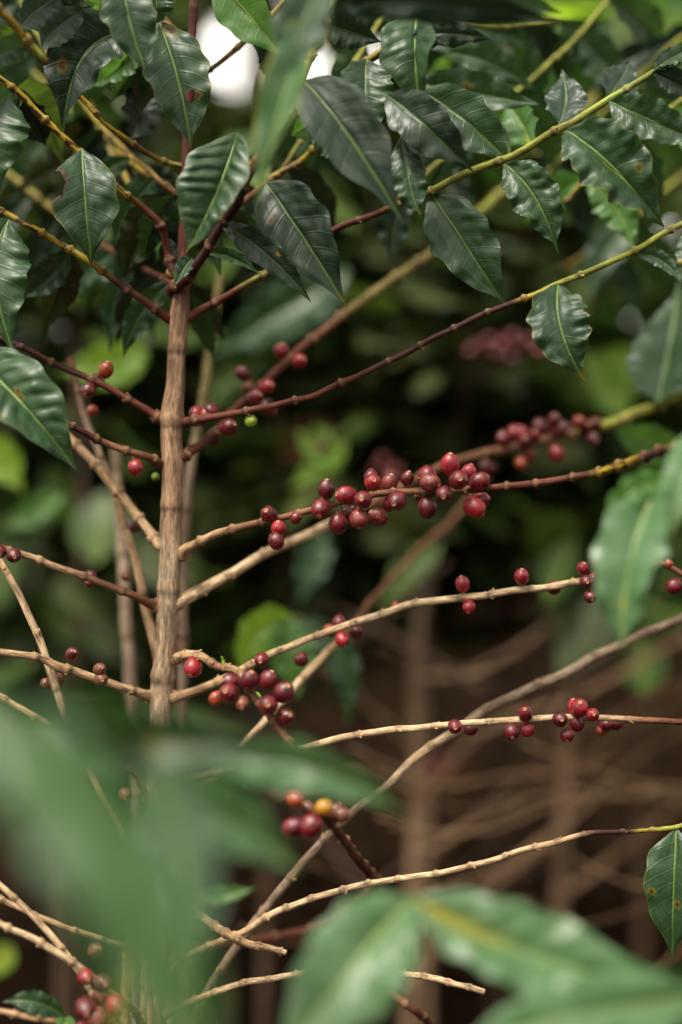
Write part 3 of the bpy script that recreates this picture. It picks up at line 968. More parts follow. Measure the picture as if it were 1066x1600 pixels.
# --- long green shoot to the upper right
b = branch([(292, 495, 1.085, 7.5, RBR), (322, 480, 1.085, 6.5, RBR), (365, 456, 1.08, 6, RBR), (408, 431, 1.08, 5.5, YGR), (470, 392, 1.09, 6, RBR), (535, 353, 1.09, 5.5, RBR), (592, 333, 1.085, 5.5, RBR), (640, 312, 1.07, 5.5, YGR), (674, 298, 1.065, 6, YGR), (730, 270, 1.06, 6.5, YGR),
            (798, 245, 1.055, 6.5, YGR), (830, 228, 1.05, 6.5, YGR), (872, 202, 1.045, 6.8, YGR), (900, 188, 1.045, 6.5, YGR), (948, 157, 1.045, 6, GRN), (985, 136, 1.045, 5.2, GRN), (1020, 113, 1.045, 5, GRN), (1035, 104, 1.045, 4, GRN)], node=.05)
leaf(b, (674, 302, 1.07), (730, 386, 1.05), (792, 480, 1.06), 47, 44, 'leaf', ruf=.09, freq=2.8, seed=51, quilt=.07, hires=True, inpl=.06)
leaf(b, (788, 256, 1.05), (838, 312, 1.035), (872, 396, 1.04), 38, 32, 'leaf', ruf=.15, freq=3.4, seed=52, quilt=.10, hires=True)
leaf(b, (885, 204, 1.04), (958, 262, 1.02), (1038, 356, 1.03), 58, 36, 'leaf', ruf=.13, freq=3.8, seed=53, quilt=.06, hires=True, edgeyel=.2, spots=((.62, .55, .08, 'b'),))
leaf(b, (952, 158, 1.03), (1020, 190, 1.02), (1110, 226, 1.02), 34, 27, 'leaf', ruf=.13, freq=3.8, seed=54, quilt=.08)
leaf(b, (872, 196, 1.05), (884, 158, 1.07), (878, 108, 1.09), 32, 30, 'dark', ruf=.12, freq=3.5, seed=55)
leaf(b, (948, 154, 1.06), (968, 128, 1.08), (985, 94, 1.1), 30, 30, 'dark', ruf=.12, freq=3.5, seed=56)
leaf(b, (1020, 113, 1.04), (1052, 128, 1.05), (1100, 152, 1.06), 22, 16, 'dark', ruf=.1)
leaf(b, (1022, 110, 1.04), (1050, 90, 1.05), (1090, 70, 1.06), 16, 12, 'leaf', ruf=.1)
leaf(b, (830, 230, 1.09), (815, 195, 1.12), (785, 150, 1.14), 30, 22, 'fresh', ruf=.1, seed=57, yellow=((0, .3, 1),))
leaf(b, (798, 246, 1.1), (750, 200, 1.14), (690, 170, 1.18), 26, 26, 'bgleaf', ruf=.1, seed=58)

# --- thin dark branch running right, yellow green at its end
b = branch([(288, 658, 1.085, 7.5, RBR), (340, 652, 1.08, 6, RBR), (400, 640, 1.075, 5.5, RBR), (480, 621, 1.07, 5.2, RBR), (518, 606, 1.07, 5.5, RBR), (590, 572, 1.06, 5, DKR), (658, 540, 1.055, 5, DKR), (740, 499, 1.05, 5, DKR),
            (800, 475, 1.045, 5, DKR), (826, 463, 1.045, 5, YEL), (872, 443, 1.04, 4.8, YGR), (930, 420, 1.035, 5.2, YGR), (985, 394, 1.03, 5.2, YGR), (1025, 372, 1.03, 5.2, YGR), (1066, 350, 1.03, 5.5, YGR), (1150, 310, 1.02, 5.5, YGR)], node=0.034, swell=.5)
leaf(b, (873, 443, 1.04), (877, 515, 1.02), (914, 594, 1.025), 46, 45, 'leaf', ruf=.10, freq=3.6, seed=61, quilt=.04, hires=True, inpl=.06, edgeyel=.25, tipyel=1.0, holes=((0.36, 1.06, 0.16), (0.52, 1.08, .1)), nv=8)
leaf(b, (990, 398, 1.03), (1035, 408, 1.03), (1070, 452, 1.02), 14, 10, 'leaf', ruf=.06, seed=62)
leaf(b, (1072, 356, 1.02), (1084, 410, 1.01), (1068, 486, 1.015), 26, 26, 'leaf', ruf=.08, seed=63, spots=((.5, -.8, .12, 'y'),))
for x, y, k in ((307, 646, 'red'), (322, 648, 'orange'), (330, 641, 'deep')):
    cherry(b, x, y, 1.10, 12, k)

# --- behind: branch with the loose cherries and the green berry
b = branch([(288, 712, 1.10, 7.5, RBR), (330, 682, 1.12, 7, RBR), (365, 642, 1.14, 7, RBR), (400, 610, 1.16, 7, RBR), (432, 580, 1.18, 7, RBR), (470, 545, 1.20, 7.5, RBR), (520, 506, 1.22, 7.5, BRN), (560, 475, 1.24, 8, OLV), (610, 440, 1.26, 8, OLV), (680, 392, 1.29, 8, OLV),
            (745, 335, 1.32, 8.5, YGR), (800, 288, 1.34, 8.5, YGR), (860, 230, 1.37, 8, YGR), (930, 150, 1.4, 8, YGR)], node=.035)
for x, y, d, r, k in ((440, 548, 1.17, 13, 'red'), (468, 564, 1.16, 12, 'red'), (379, 583, 1.17, 12.5, 'deep'), (418, 604, 1.14, 12.5, 'red'), (399, 620, 1.12, 13, 'deep'), (388, 605, 1.17, 11, 'brown'),
                      (331, 644, 1.13, 12, 'red'), (357, 668, 1.10, 14, 'deep'), (392, 658, 1.08, 10.5, 'green'), (419, 637, 1.15, 14, 'deep'), (333, 684, 1.15, 12, 'deep'), (312, 655, 1.14, 12, 'red')):
    cherry(b, x, y, d, r, k)
leaf(b, (745, 330, 1.33), (830, 320, 1.36), (960, 345, 1.4), 30, 34, 'bgleaf', ruf=.1, seed=71)
leaf(b, (800, 280, 1.34), (860, 262, 1.38), (985, 290, 1.42), 34, 36, 'bgleaf', ruf=.1, seed=72)
leaf(b, (860, 226, 1.36), (920, 260, 1.4), (1060, 270, 1.44), 40, 34, 'bgleaf', ruf=.1, seed=73)
leaf(b, (870, 220, 1.38), (960, 350, 1.42), (985, 440, 1.44), 50, 40, 'bgleaf', ruf=.1, seed=74)

# --- leafy branches a little behind, filling the crown
def leafy(pts, seed, mats=('dark', 'leaf', 'bgdark'), hw=(24, 36), ln=(110, 165)):
    r_ = random.Random(seed)
    b = branch(pts, node=.04)
    path = PATHS[b.name]
    i = r_.randint(2, 8)
    while i < len(path):
        p = path[i]
        x, y = proj(p)
        d = p.y
        for sg in (-1, 1):
            if r_.random() < 0.2:
                continue
            L = r_.uniform(*ln); a = math.radians(r_.uniform(38, 80)) * (1 if r_.random() < .8 else .5)
            tx, ty = x + sg * L * math.cos(a), y + L * math.sin(a)
            cx, cy = (x + tx) / 2 + sg * L * .08, (y + ty) / 2 - L * .05
            w = r_.uniform(*hw)
            if any(((qx - gx) / (ga + w * .8)) ** 2 + ((qy - gy) / (gb + w * .8)) ** 2 < 1 for qx, qy in ((cx, cy), (tx, ty), ((x + cx) / 2, (y + cy) / 2)) for gx, gy, ga, gb in GAPS[:5]):
                continue
            dd = d + r_.uniform(-.02, .09)
            leaf(b, (x, y, d), (cx, cy, (d + dd) / 2), (tx, ty, dd), w * r_.uniform(.6, 1), w * r_.uniform(.6, 1), r_.choice(mats), ruf=r_.uniform(.08, .15), seed=r_.randint(1, 9999), freq=r_.uniform(2.2, 3.8))
        i += int(r_.uniform(9, 14))
    return b


leafy([(290, 300, 1.12, 5, RBR), (200, 250, 1.2, 5, YEL), (110, 170, 1.27, 5, YGR), (0, 60, 1.32, 5, YGR), (-60, 0, 1.35, 4, YGR)], 301)
leafy([(270, 440, 1.12, 5, RBR), (190, 400, 1.2, 5, RBR), (100, 340, 1.27, 5, YEL), (0, 260, 1.32, 5, YGR), (-60, 210, 1.35, 4, YGR)], 302)
leafy([(300, 60, 1.12, 4, RBR), (240, 20, 1.2, 4, YEL), (150, -20, 1.26, 4, YGR), (60, -80, 1.3, 4, YGR)], 303)
leafy([(300, 340, 1.12, 5, RBR), (390, 260, 1.2, 5, YEL), (500, 190, 1.26, 5, YGR), (620, 90, 1.3, 5, YGR), (760, -20, 1.34, 4, YGR)], 304)
leafy([(560, -60, 1.2, 4, YGR), (640, 10, 1.2, 4, YGR), (760, 40, 1.22, 4, YGR), (880, 30, 1.24, 4, YGR)], 305, ('leaf', 'dark'))
leafy([(1130, 20, 1.3, 4, YGR), (1040, 80, 1.28, 4, YGR), (940, 180, 1.28, 4, YGR), (840, 290, 1.3, 4, YGR)], 306, ('leaf', 'bgleaf', 'dark'))
leafy([(1140, 240, 1.4, 5, YGR), (1060, 280, 1.38, 5, YGR), (960, 370, 1.38, 5, YEL), (880, 420, 1.4, 4, YEL)], 307, ('leaf', 'bgleaf'))
leafy([(700, 300, 1.3, 4, OLV), (620, 240, 1.3, 4, YGR), (560, 160, 1.3, 4, YGR), (520, 90, 1.3, 4, YGR)], 308)

leafy([(600, 330, 1.15, 4, RBR), (690, 250, 1.18, 4, YGR), (800, 150, 1.2, 4, YGR), (900, 60, 1.22, 4, YGR), (980, -40, 1.24, 4, YGR)], 311, ('leaf', 'leaf', 'dark'), (24, 34), (100, 140))
leafy([(420, 300, 1.12, 4, RBR), (470, 220, 1.14, 4, YGR), (540, 120, 1.16, 4, YGR), (600, 20, 1.18, 4, YGR), (640, -60, 1.2, 4, YGR)], 312, ('leaf', 'dark'), (24, 34), (100, 140))
leafy([(1140, 100, 1.16, 4, YGR), (1060, 160, 1.16, 4, YGR), (960, 230, 1.17, 4, YGR), (880, 320, 1.18, 4, YEL)], 313, ('leaf', 'leaf', 'fresh'), (26, 36), (110, 150))
leafy([(285, 300, 1.14, 4, RBR), (180, 220, 1.17, 4, YEL), (90, 110, 1.18, 4, YGR), (20, -20, 1.2, 4, YGR)], 314, ('leaf', 'dark', 'leaf'), (26, 38), (110, 150))

# --- left side branches
b = branch([(256, 655, 1.085, 7, RBR), (220, 634, 1.085, 6, RBR), (170, 606, 1.08, 5.8, RBR), (110, 578, 1.08, 5.5, DKR), (70, 561, 1.075, 5, DKR), (30, 541, 1.07, 4.5, DKR), (-50, 505, 1.07, 4.5, DKR)])
for x, y, d, r, k in ((166, 578, 1.08, 13, 'orange'), (151, 594, 1.10, 12, 'deep'), (137, 612, 1.07, 13.5, 'deep'), (145, 642, 1.15, 10, 'orange')):
    cherry(b, x, y, d, r, k)
b = branch([(264, 724, 1.08, 8, RBR), (232, 714, 1.075, 6.5, BRN), (200, 705, 1.07, 6.2, BRN), (165, 692, 1.07, 6, BRN), (142, 682, 1.065, 6, RBR), (122, 670, 1.06, 5.5, DKR), (70, 640, 1.06, 5, DKR), (-50, 590, 1.06, 5, DKR)], node=.026)
cherry(b, 212, 730, 1.065, 12.5, 'red', tip=(.3, -1, .4))
cherry(b, 243, 745, 1.12, 6.5, 'green')
b = branch([(248, 850, 1.10, 8, TAN), (225, 818, 1.11, 7.5, TAN), (190, 775, 1.12, 7.5, TAN), (150, 728, 1.13, 7, TAN), (118, 694, 1.14, 7, TAN), (60, 640, 1.15, 6.5, TAN), (-60, 540, 1.16, 6, TAN)])
cherry(b, 208, 822, 1.18, 10, 'deep')
leaf(b, (-44, 556, 1.03), (36, 632, 1.0), (122, 737, 1.01), 60, 34, 'leaf', ruf=.07, freq=2.2, seed=107, quilt=.18, nv=10, hires=True, spots=((.42, .12, .07, 'b'), (.47, .1, .05, 'b'), (.5, -.95, .1, 'b')), edgeyel=.05)
b = branch([(246, 945, 1.08, 7.5, BRN), (212, 932, 1.075, 6.5, BRN), (160, 912, 1.07, 6.2, BRN), (92, 887, 1.06, 6, TAN), (50, 872, 1.055, 5.8, TAN), (10, 860, 1.05, 5.5, BRN), (-60, 840, 1.04, 5, BRN)])
for x, y, d, r, k in ((22, 868, 1.04, 13, 'deep'), (-1, 862, 1.045, 12, 'deep'), (142, 901, 1.12, 10.5, 'deep'), (197, 900, 1.15, 9, 'brown'), (140, 911, 1.11, 8, 'deep')):
    cherry(b, x, y, d, r, k)
b = branch([(238, 1088, 1.08, 8, TAN), (200, 1078, 1.07, 7, TAN), (150, 1060, 1.06, 7, TAN), (92, 1042, 1.05, 7.5, TAN), (70, 1031, 1.05, 7, TAN), (40, 1025, 1.045, 6, TAN), (0, 1017, 1.04, 6, TAN), (-60, 1004, 1.03, 6, TAN)])
for x, y, d, r, k in ((113, 1022, 1.03, 11.5, 'deep'), (156, 1046, 1.04, 11, 'brown'), (158, 1062, 1.04, 12, 'brown'), (87, 1063, 1.07, 13, 'brown'), (72, 1068, 1.08, 9, 'brown')):
    cherry(b, x, y, d, r, k)
b = branch([(245, 1252, 1.07, 6, TAN), (215, 1212, 1.06, 5.5, TAN), (165, 1178, 1.05, 5.5, TAN), (110, 1150, 1.05, 6, TAN), (55, 1120, 1.04, 5.5, TAN), (0, 1086, 1.04, 5.5, TAN), (-60, 1050, 1.03, 5, TAN)])
cherry(b, 196, 1241, 1.02, 11, 'brown')

# --- right side branches
b = branch([(272, 864, 1.085, 9, TAN), (300, 852, 1.08, 7, TAN), (345, 832, 1.07, 6.5, TAN), (400, 818, 1.06, 6.2, BRN), (465, 803, 1.05, 5.8, BRN), (530, 784, 1.045, 6, BRN), (590, 772, 1.04, 6, BRN), (650, 768, 1.04, 6, BRN), (700, 768, 1.04, 6, BRN), (760, 763, 1.04, 6.2, RBR),
            (800, 759, 1.035, 6, RBR), (850, 753, 1.025, 6.2, RBR), (880, 748, 1.02, 6.2, RBR), (920, 742, 1.01, 6.5, DKR), (945, 735, 1.0, 8, YEL), (985, 722, .98, 8, YEL), (1010, 714, .96, 7.5, DKR), (1040, 702, .93, 7, DKR), (1085, 690, .89, 7, YEL), (1160, 670, .86, 7, YGR)], node=.024, swell=.45)
for x, y, d, r, k, t in ((420.5, 804, 1.045, 14, 'deep', None), (436, 826, 1.04, 14, 'red', (-.1, .8, .7)), (432, 845, 1.035, 14, 'deep', (.3, -.9, .2)), (462.5, 809, 1.05, 9.5, 'deep', None),
                         (510, 765, 1.04, 15, 'deep', (.05, 1, .35)), (501, 795, 1.03, 15.5, 'deep', (-.1, -.75, .7)), (529, 818, 1.035, 15.5, 'deep', (.1, -1, -.2)), (542, 774, 1.03, 16, 'red', (-.9, .1, .45)),
                         (567.6, 781, 1.015, 15.5, 'deep', (-.2, .1, 1)), (541, 806, 1.055, 13.5, 'deep', None), (561, 811, 1.02, 15.5, 'speck', (.1, -.9, .4)), (591, 807.5, 1.035, 14.5, 'speck', (-.8, .55, .4)),
                         (582.6, 754, 1.025, 15, 'red', (.1, .25, 1)), (580, 747, 1.045, 13, 'deep', (0, 1, -.2)), (608, 756, 1.045, 14.5, 'speck', (.2, .8, .3)), (606, 792, 1.05, 13.5, 'red', None),
                         (621, 782, 1.02, 16.5, 'deep', (-.35, -.3, .9)), (636.7, 747.5, 1.045, 11, 'deep', (.2, .9, .4)), (668, 744, 1.045, 15.5, 'deep', (-.1, .9, -.2)), (672, 754, 1.03, 15.5, 'speck', (.8, -.35, .4)),
                         (668, 793, 1.04, 16, 'deep', (0, -1, .1)), (694, 772, 1.015, 14.5, 'deep', (-.15, -.35, 1)), (703.5, 726, 1.035, 17, 'red', (0, .95, .3)), (716.6, 750, 1.02, 16, 'deep', (.05, .1, 1)),
                         (732, 738, 1.055, 13, 'red', (.3, .8, .2)), (749, 752, 1.035, 16, 'deep', (.8, .5, .2)), (741, 793, 1.03, 17, 'red', (.75, -.6, .35)), (752, 781, 1.05, 13.5, 'red', (.9, .2, 0)), (553, 800, 1.045, 12, 'deep', None), (655, 775, 1.06, 9, 'brown', None)):
    cherry(b, x, y, d, r, k, t)
lr = leaf(b, (1040, 735, .87), (985, 880, .85), (974, 1020, .85), 36, 58, 'pale', ruf=.12, freq=2.8, seed=81, quilt=.05, spots=((.74, .1, .0, 'b'),), yellow=((.72, .03, .5),))
leaf(b, (1050, 745, .87), (985, 770, .86), (940, 828, .86), 24, 22, 'fresh', ruf=.2, seed=82)
leaf(b, (1098, 660, .86), (1070, 750, .83), (1044, 840, .83), 30, 34, 'pale', ruf=.08, seed=83)

b = branch([(280, 942, 1.10, 10, PALE), (330, 914, 1.11, 9, PALE), (400, 874, 1.13, 8.5, PALE), (460, 845, 1.15, 8.5, PALE), (515, 820, 1.17, 8.5, PALE), (600, 776, 1.19, 8, BRN), (700, 725, 1.22, 8, BRN), (780, 704, 1.24, 8, BRN), (850, 688, 1.25, 8, BRN), (915, 672, 1.26, 8.5, YGR),
            (960, 662, 1.26, 9.5, YGR), (1020, 636, 1.26, 9.5, YGR), (1070, 616, 1.26, 9.5, YGR), (1150, 590, 1.26, 9, YGR)], node=.034, swell=.2)
for i, (x, y, r, k) in enumerate(((786, 686, 11, 'deep'), (803, 676, 12, 'red'), (800, 690, 12, 'deep'), (820, 690, 11, 'deep'), (817, 678, 12, 'red'), (843, 665, 13, 'deep'), (866, 657, 12, 'deep'), (868, 674, 11, 'red'), (882, 672, 13, 'deep'),
                                  (904, 660, 11, 'orange'), (915, 668, 12, 'deep'), (930, 662, 11, 'deep'), (926, 686, 11, 'deep'), (870, 709, 13.5, 'red'), (826, 712, 12, 'orange'), (814, 724, 10, 'orange'), (765, 732, 12, 'deep'), (758, 728, 10, 'brown'), (836, 680, 10, 'deep'), (892, 680, 10, 'brown'), (610, 745, 12, 'deep'))):
    cherry(b, x, y, 1.24 + (i % 3) * .008, r, k)
leaf(b, (1028, 630, 1.25), (1042, 560, 1.27), (1062, 440, 1.3), 56, 40, 'leaf', ruf=.06, quilt=.09, seed=91)
leaf(b, (960, 668, 1.27), (1030, 700, 1.3), (1080, 720, 1.34), 30, 30, 'fresh', ruf=.1, seed=92)
leaf(b, (972, 655, 1.85), (950, 600, 1.87), (905, 550, 1.9), 30, 28, 'bright', ruf=.14, seed=93)
leaf(b, (1040, 620, 1.85), (985, 570, 1.87), (930, 560, 1.9), 26, 26, 'bright', ruf=.14, seed=94)

b = branch([(262, 1090, 1.08, 8, TAN), (305, 1080, 1.08, 7.5, TAN), (340, 1066, 1.08, 7.5, TAN), (400, 1035, 1.085, 6.5, PALE), (430, 1019, 1.085, 6, PALE), (515, 986, 1.085, 6, PALE), (570, 968, 1.08, 6.5, PALE), (640, 945, 1.08, 6.5, PALE), (710, 936, 1.075, 6.5, PALE), (760, 929, 1.07, 6.2, PALE), (840, 919, 1.07, 6, PALE),
            (908, 908, 1.07, 6, PALE), (990, 895, 1.07, 5.5, BRN), (1035, 880, 1.07, 5, BRN), (1100, 920, 1.07, 5, BRN)], node=.03, swell=.3)
for x, y, d, r, k in ((722, 909, 1.07, 12, 'red'), (733, 948, 1.07, 10.5, 'red'), (815, 900, 1.065, 13, 'red'), (866, 918, 1.09, 12, 'deep'), (911, 888, 1.06, 11, 'red'), (936, 882, 1.06, 13, 'red'), (916, 909, 1.05, 11.5, 'deep'), (922, 932, 1.05, 10, 'deep'), (930, 905, 1.07, 12, 'red'),
                      (530, 972, 1.09, 11, 'deep'), (535, 999, 1.08, 11.5, 'red'), (556, 987, 1.10, 11, 'deep'), (515, 985, 1.11, 11, 'orange'), (409, 1031, 1.07, 12.5, 'deep'), (471, 1030, 1.11, 12, 'deep'), (1052, 917, 1.07, 12.5, 'deep'), (1045, 882, 1.07, 8, 'orange'), (618, 946, 1.1, 7, 'red'), (637, 943, 1.1, 6, 'deep')):
    cherry(b, x, y, d, r, k)
b = branch([(262, 1030, 1.07, 7, TAN), (290, 1022, 1.06, 7, TAN), (315, 1024, 1.05, 7, TAN), (340, 1040, 1.04, 7, BRN), (372, 1050, 1.03, 7, TAN), (392, 1080, 1.01, 7, BRN), (415, 1110, 1.0, 7, BRN), (440, 1142, .99, 7, RBR), (470, 1180, .975, 7, RBR)], node=.015, swell=.5, rough=.15)
for x, y, d, r, k, t in ((302, 1043, 1.05, 15.5, 'red', (-.2, -.7, .7)), (361, 1065, 1.01, 15.5, 'deep', None), (359, 1083, 1.0, 16.5, 'deep', (-.3, .3, .9)), (390, 1063, 1.0, 16, 'deep', (.2, .8, .6)), (419, 1063, 1.0, 16, 'deep', (.35, .8, .3)), (444, 1082, .99, 17, 'deep', (.3, .6, .6)),
                         (419.5, 1102, .985, 17, 'deep', (0, .2, 1)), (446.5, 1120, .99, 15.5, 'deep', (.4, .3, .8)), (379, 1099, 1.0, 12, 'brown', (0, -.4, .9)), (338, 1091, 1.03, 12, 'orange', None), (400, 1090, 1.02, 9, 'green', None)):
    cherry(b, x, y, d, r, k, t)
leaf(b, (350, 1038, 1.03), (349, 1031, 1.02), (345, 1024, 1.02), 3, 2, 'bright', ruf=.2)
b = branch([(250, 1226, 1.08, 8, TAN), (300, 1216, 1.075, 7, TAN), (350, 1204, 1.07, 7, TAN), (420, 1186, 1.065, 6.5, TAN), (490, 1165, 1.06, 6, PALE), (540, 1151, 1.06, 6, PALE), (620, 1140, 1.055, 5.8, PALE), (700, 1133, 1.05, 5.5, PALE), (780, 1127, 1.05, 5.5, PALE), (860, 1122, 1.05, 5.5, PALE),
            (930, 1121, 1.05, 5.5, PALE), (1003, 1125, 1.05, 5.5, BRN), (1066, 1128, 1.05, 5, RBR), (1140, 1130, 1.05, 5, RBR)], node=.034, swell=.35)
for x, y, d, r, k in ((711, 1135, 1.04, 12.5, 'deep'), (735, 1138, 1.07, 12, 'deep'), (821, 1115, 1.045, 13, 'deep'), (800, 1145, 1.04, 13, 'deep'), (825, 1140, 1.05, 11, 'red'), (822, 1130, 1.06, 8, 'orange'), (875, 1124, 1.035, 13.5, 'deep'), (886, 1148, 1.04, 11.5, 'deep'), (906, 1105, 1.04, 15, 'red'), (900, 1106, 1.05, 14, 'red'),
                      (926, 1117, 1.035, 12, 'red'), (902, 1130, 1.05, 12, 'deep'), (947, 1131, 1.09, 12, 'deep'), (962, 1130, 1.10, 12, 'deep'), (940, 1142, 1.10, 9, 'orange')):
    cherry(b, x, y, d, r, k)
b = branch([(245, 1530, 1.08, 7, TAN), (300, 1490, 1.07, 6, TAN), (380, 1456, 1.06, 5.8, TAN), (440, 1421, 1.055, 5.8, PALE), (520, 1395, 1.05, 5.5, PALE), (600, 1376, 1.05, 5.5, PALE), (690, 1364, 1.045, 5.2, PALE), (775, 1342, 1.04, 5.2, PALE), (850, 1320, 1.04, 5, TAN), (895, 1308, 1.04, 4.5, TAN),
            (930, 1301, 1.04, 4.2, DKR), (985, 1299, 1.04, 3.8, DKR), (1000, 1298, 1.04, 3.6, YEL), (1045, 1294, 1.04, 4, YGR), (1066, 1291, 1.04, 4, YGR), (1120, 1285, 1.04, 4, YGR)], node=.022, swell=.55)
leaf(b, (1057, 1296, 1.04), (1053, 1390, 1.03), (1050, 1500, 1.04), 38, 45, 'leaf', ruf=.05, freq=2, seed=101, quilt=.02, hires=True, spots=((.52, -.75, .09, 'b'), (.6, .2, .1, 'b')), edgeyel=.2)

b = branch([(250, 1585, 1.07, 6.5, TAN), (310, 1560, 1.06, 6, TAN), (380, 1536, 1.05, 5.5, PALE), (430, 1528, 1.05, 5.5, PALE), (520, 1516, 1.05, 5.2, TAN), (600, 1520, 1.045, 5.5, PALE), (650, 1524, 1.04, 5.5, PALE), (685, 1530, 1.035, 5.5, PALE), (720, 1541, 1.03, 5.2, PALE), (757, 1550, 1.03, 5, PALE)], node=.018, swell=.5, rough=.15)
b = branch([(250, 1400, 1.10, 6, TAN), (285, 1415, 1.08, 6, TAN), (318, 1434, 1.05, 6, TAN), (350, 1456, 1.035, 7.5, TAN), (385, 1474, 1.03, 6.5, TAN), (420, 1481, 1.03, 6, TAN), (447, 1490, 1.03, 5, PALE)], node=.012, swell=.5, rough=.25)

# --- lower branches of the left side, nearer the camera, with the cluster at the corner
b = branch([(232, 1600, 1.06, 6, TAN), (205, 1575, 1.03, 6, TAN), (160, 1540, 1.0, 6.2, TAN), (100, 1495, .99, 6.2, PALE), (50, 1466, .99, 6, PALE), (0, 1443, .99, 5.5, PALE), (-60, 1410, .99, 5.5, PALE)], node=.03)
for x, y, d, r, k in ((134, 1527, .965, 13.5, 'red'), (160, 1536, .98, 14, 'brown'), (148, 1486, .97, 12.5, 'brown'), (134, 1575, .93, 19, 'deep'), (180, 1570, .935, 17, 'red'), (152, 1590, .96, 16, 'brown'), (156, 1556, .98, 12, 'orange'), (128, 1610, .96, 14, 'deep')):
    cherry(b, x, y, d, r, k)
b = branch([(235, 1500, 1.08, 5.5, TAN), (200, 1482, 1.05, 5, TAN), (145, 1464, 1.03, 5, TAN), (90, 1444, 1.02, 5.2, TAN), (45, 1425, 1.02, 5, TAN), (0, 1404, 1.02, 5, TAN), (-60, 1370, 1.02, 5, TAN)])
b = branch([(240, 1660, 1.06, 6, TAN), (150, 1560, 1.0, 5.5, TAN), (130, 1528, 1.0, 5.5, PALE), (95, 1480, 1.0, 5.5, PALE), (50, 1430, 1.0, 5.2, PALE), (0, 1382, 1.0, 5, PALE), (-60, 1330, 1.0, 5, PALE)], node=.04)
b = branch([(240, 1700, 1.06, 6, TAN), (160, 1650, 1.0, 6, TAN), (105, 1605, .98, 5.5, BRN), (60, 1592, .97, 5.5, TAN), (0, 1580, .97, 5, TAN), (-60, 1572, .97, 5, TAN)], node=.015)
leaf(b, (102, 1590, .98), (55, 1566, .97), (4, 1566, .97), 18, 17, 'leaf', ruf=.1, seed=103)
leaf(b, (104, 1590, .98), (100, 1602, .97), (80, 1630, .97), 14, 14, 'fresh', ruf=.1, seed=104)

# --- cluster at the lower centre, on a shoot that comes forward from the stem
b = branch([(245, 1480, 1.09, 8, RBR), (400, 1470, 1.2, 8, RBR), (520, 1440, 1.22, 8, RBR), (585, 1385, 1.16, 8, RBR), (560, 1345, 1.08, 8, RBR), (538, 1312, 1.0, 7.5, RBR), (518, 1288, .97, 7, RBR), (496, 1262, .95, 6, RBR)], node=.03, swell=.3, scars=False)
for x, y, d, r, k in ((487, 1290, .95, 18.5, 'deep'), (459, 1293, .96, 17, 'deep'), (506, 1262, .95, 14, 'yellow'), (461, 1249, .97, 14, 'orange'), (538, 1272, .96, 13, 'brown'), (525, 1268, .97, 13, 'deep'), (480, 1262, .98, 12, 'brown')):
    cherry(b, x, y, d, r, k)


# ------------------------------------------------------------------ loose twigs standing among the branches
def twig(pts, label, **kw):
    p0 = P(pts[0][0], pts[0][1], pts[0][2])
    p0.z = max(0.0, p0.z)
    t = thing('dead_twig', p0, label, 'twig', 'bare twigs standing among the branches')
    tube('stem', pts, t, seed=len(bpy.data.objects), **kw)
    return t


def down(x, y, d, lean=0.0):
    """pixel row where depth d meets the ground"""
    return 800 + (H - 0.0) / (KPX * d)


g = down(0, 0, 1.12)
twig([(60, g, 1.14, 8, GREY), (190, 1800, 1.13, 8, GREY), (300, 1592, 1.12, 7.5, GREY), (350, 1508, 1.11, 7.5, GREY), (400, 1440, 1.10, 7.5, GREY), (470, 1352, 1.09, 7, GREY), (535, 1284, 1.09, 6.5, GREY), (610, 1222, 1.09, 6.5, GREY), (660, 1176, 1.10, 7, PALE),
      (712, 1143, 1.11, 8, GREY), (762, 1108, 1.12, 8, GREY), (820, 1080, 1.13, 8, GREY), (880, 1054, 1.14, 8, GREY), (925, 1028, 1.15, 7.5, GREY), (985, 1000, 1.16, 7, GREY), (1080, 960, 1.18, 6, GREY)],
     'long bare grey brown twig rising from bottom left to middle right behind the berry branches', node=.05, swell=.15)
twig([(280, g, 1.0, 6, TAN), (235, 1600, 1.02, 5.5, TAN), (195, 1320, 1.04, 5, TAN), (155, 1232, 1.04, 5, TAN), (118, 1160, 1.05, 5.5, TAN), (92, 1085, 1.06, 6.5, PALE), (65, 1010, 1.06, 6, PALE), (35, 940, 1.06, 5.5, PALE), (2, 880, 1.07, 5.5, TAN), (-50, 790, 1.08, 5, TAN)],
     'thin pale twig slanting up to the left edge across the lowest left branches', node=.045, swell=.2)
twig([(300, g, 1.16, 8, TAN), (268, 1500, 1.15, 7.5, TAN), (250, 1050, 1.14, 7, TAN), (232, 965, 1.14, 7, TAN), (212, 880, 1.14, 7, TAN), (185, 790, 1.15, 6.5, TAN), (155, 710, 1.16, 6, GREY), (132, 650, 1.17, 5.5, GREY), (110, 560, 1.18, 5, RBR)],
     'tan twig leaning left close behind the main stem', node=.05, swell=.2)
twig([(225, down(0, 0, 1.25), 1.27, 10, GREY), (215, 1300, 1.27, 10, GREY), (205, 1080, 1.27, 10, GREY), (197, 950, 1.28, 9, GREY), (190, 850, 1.3, 8, GREY), (180, 700, 1.32, 7, GREY)],
     'soft grey shoot standing upright just left of the main stem', node=.07, swell=.1)
twig([(280, down(0, 0, 1.2), 1.22, 8, GREY), (284, 1300, 1.22, 8, GREY), (288, 860, 1.22, 8, GREY), (296, 745, 1.22, 7.5, GREY), (318, 620, 1.25, 7, OLV), (330, 540, 1.28, 7, OLV), (345, 430, 1.3, 6, OLV)],
     'slim grey shoot showing along the right edge of the main stem', node=.06, swell=.15)
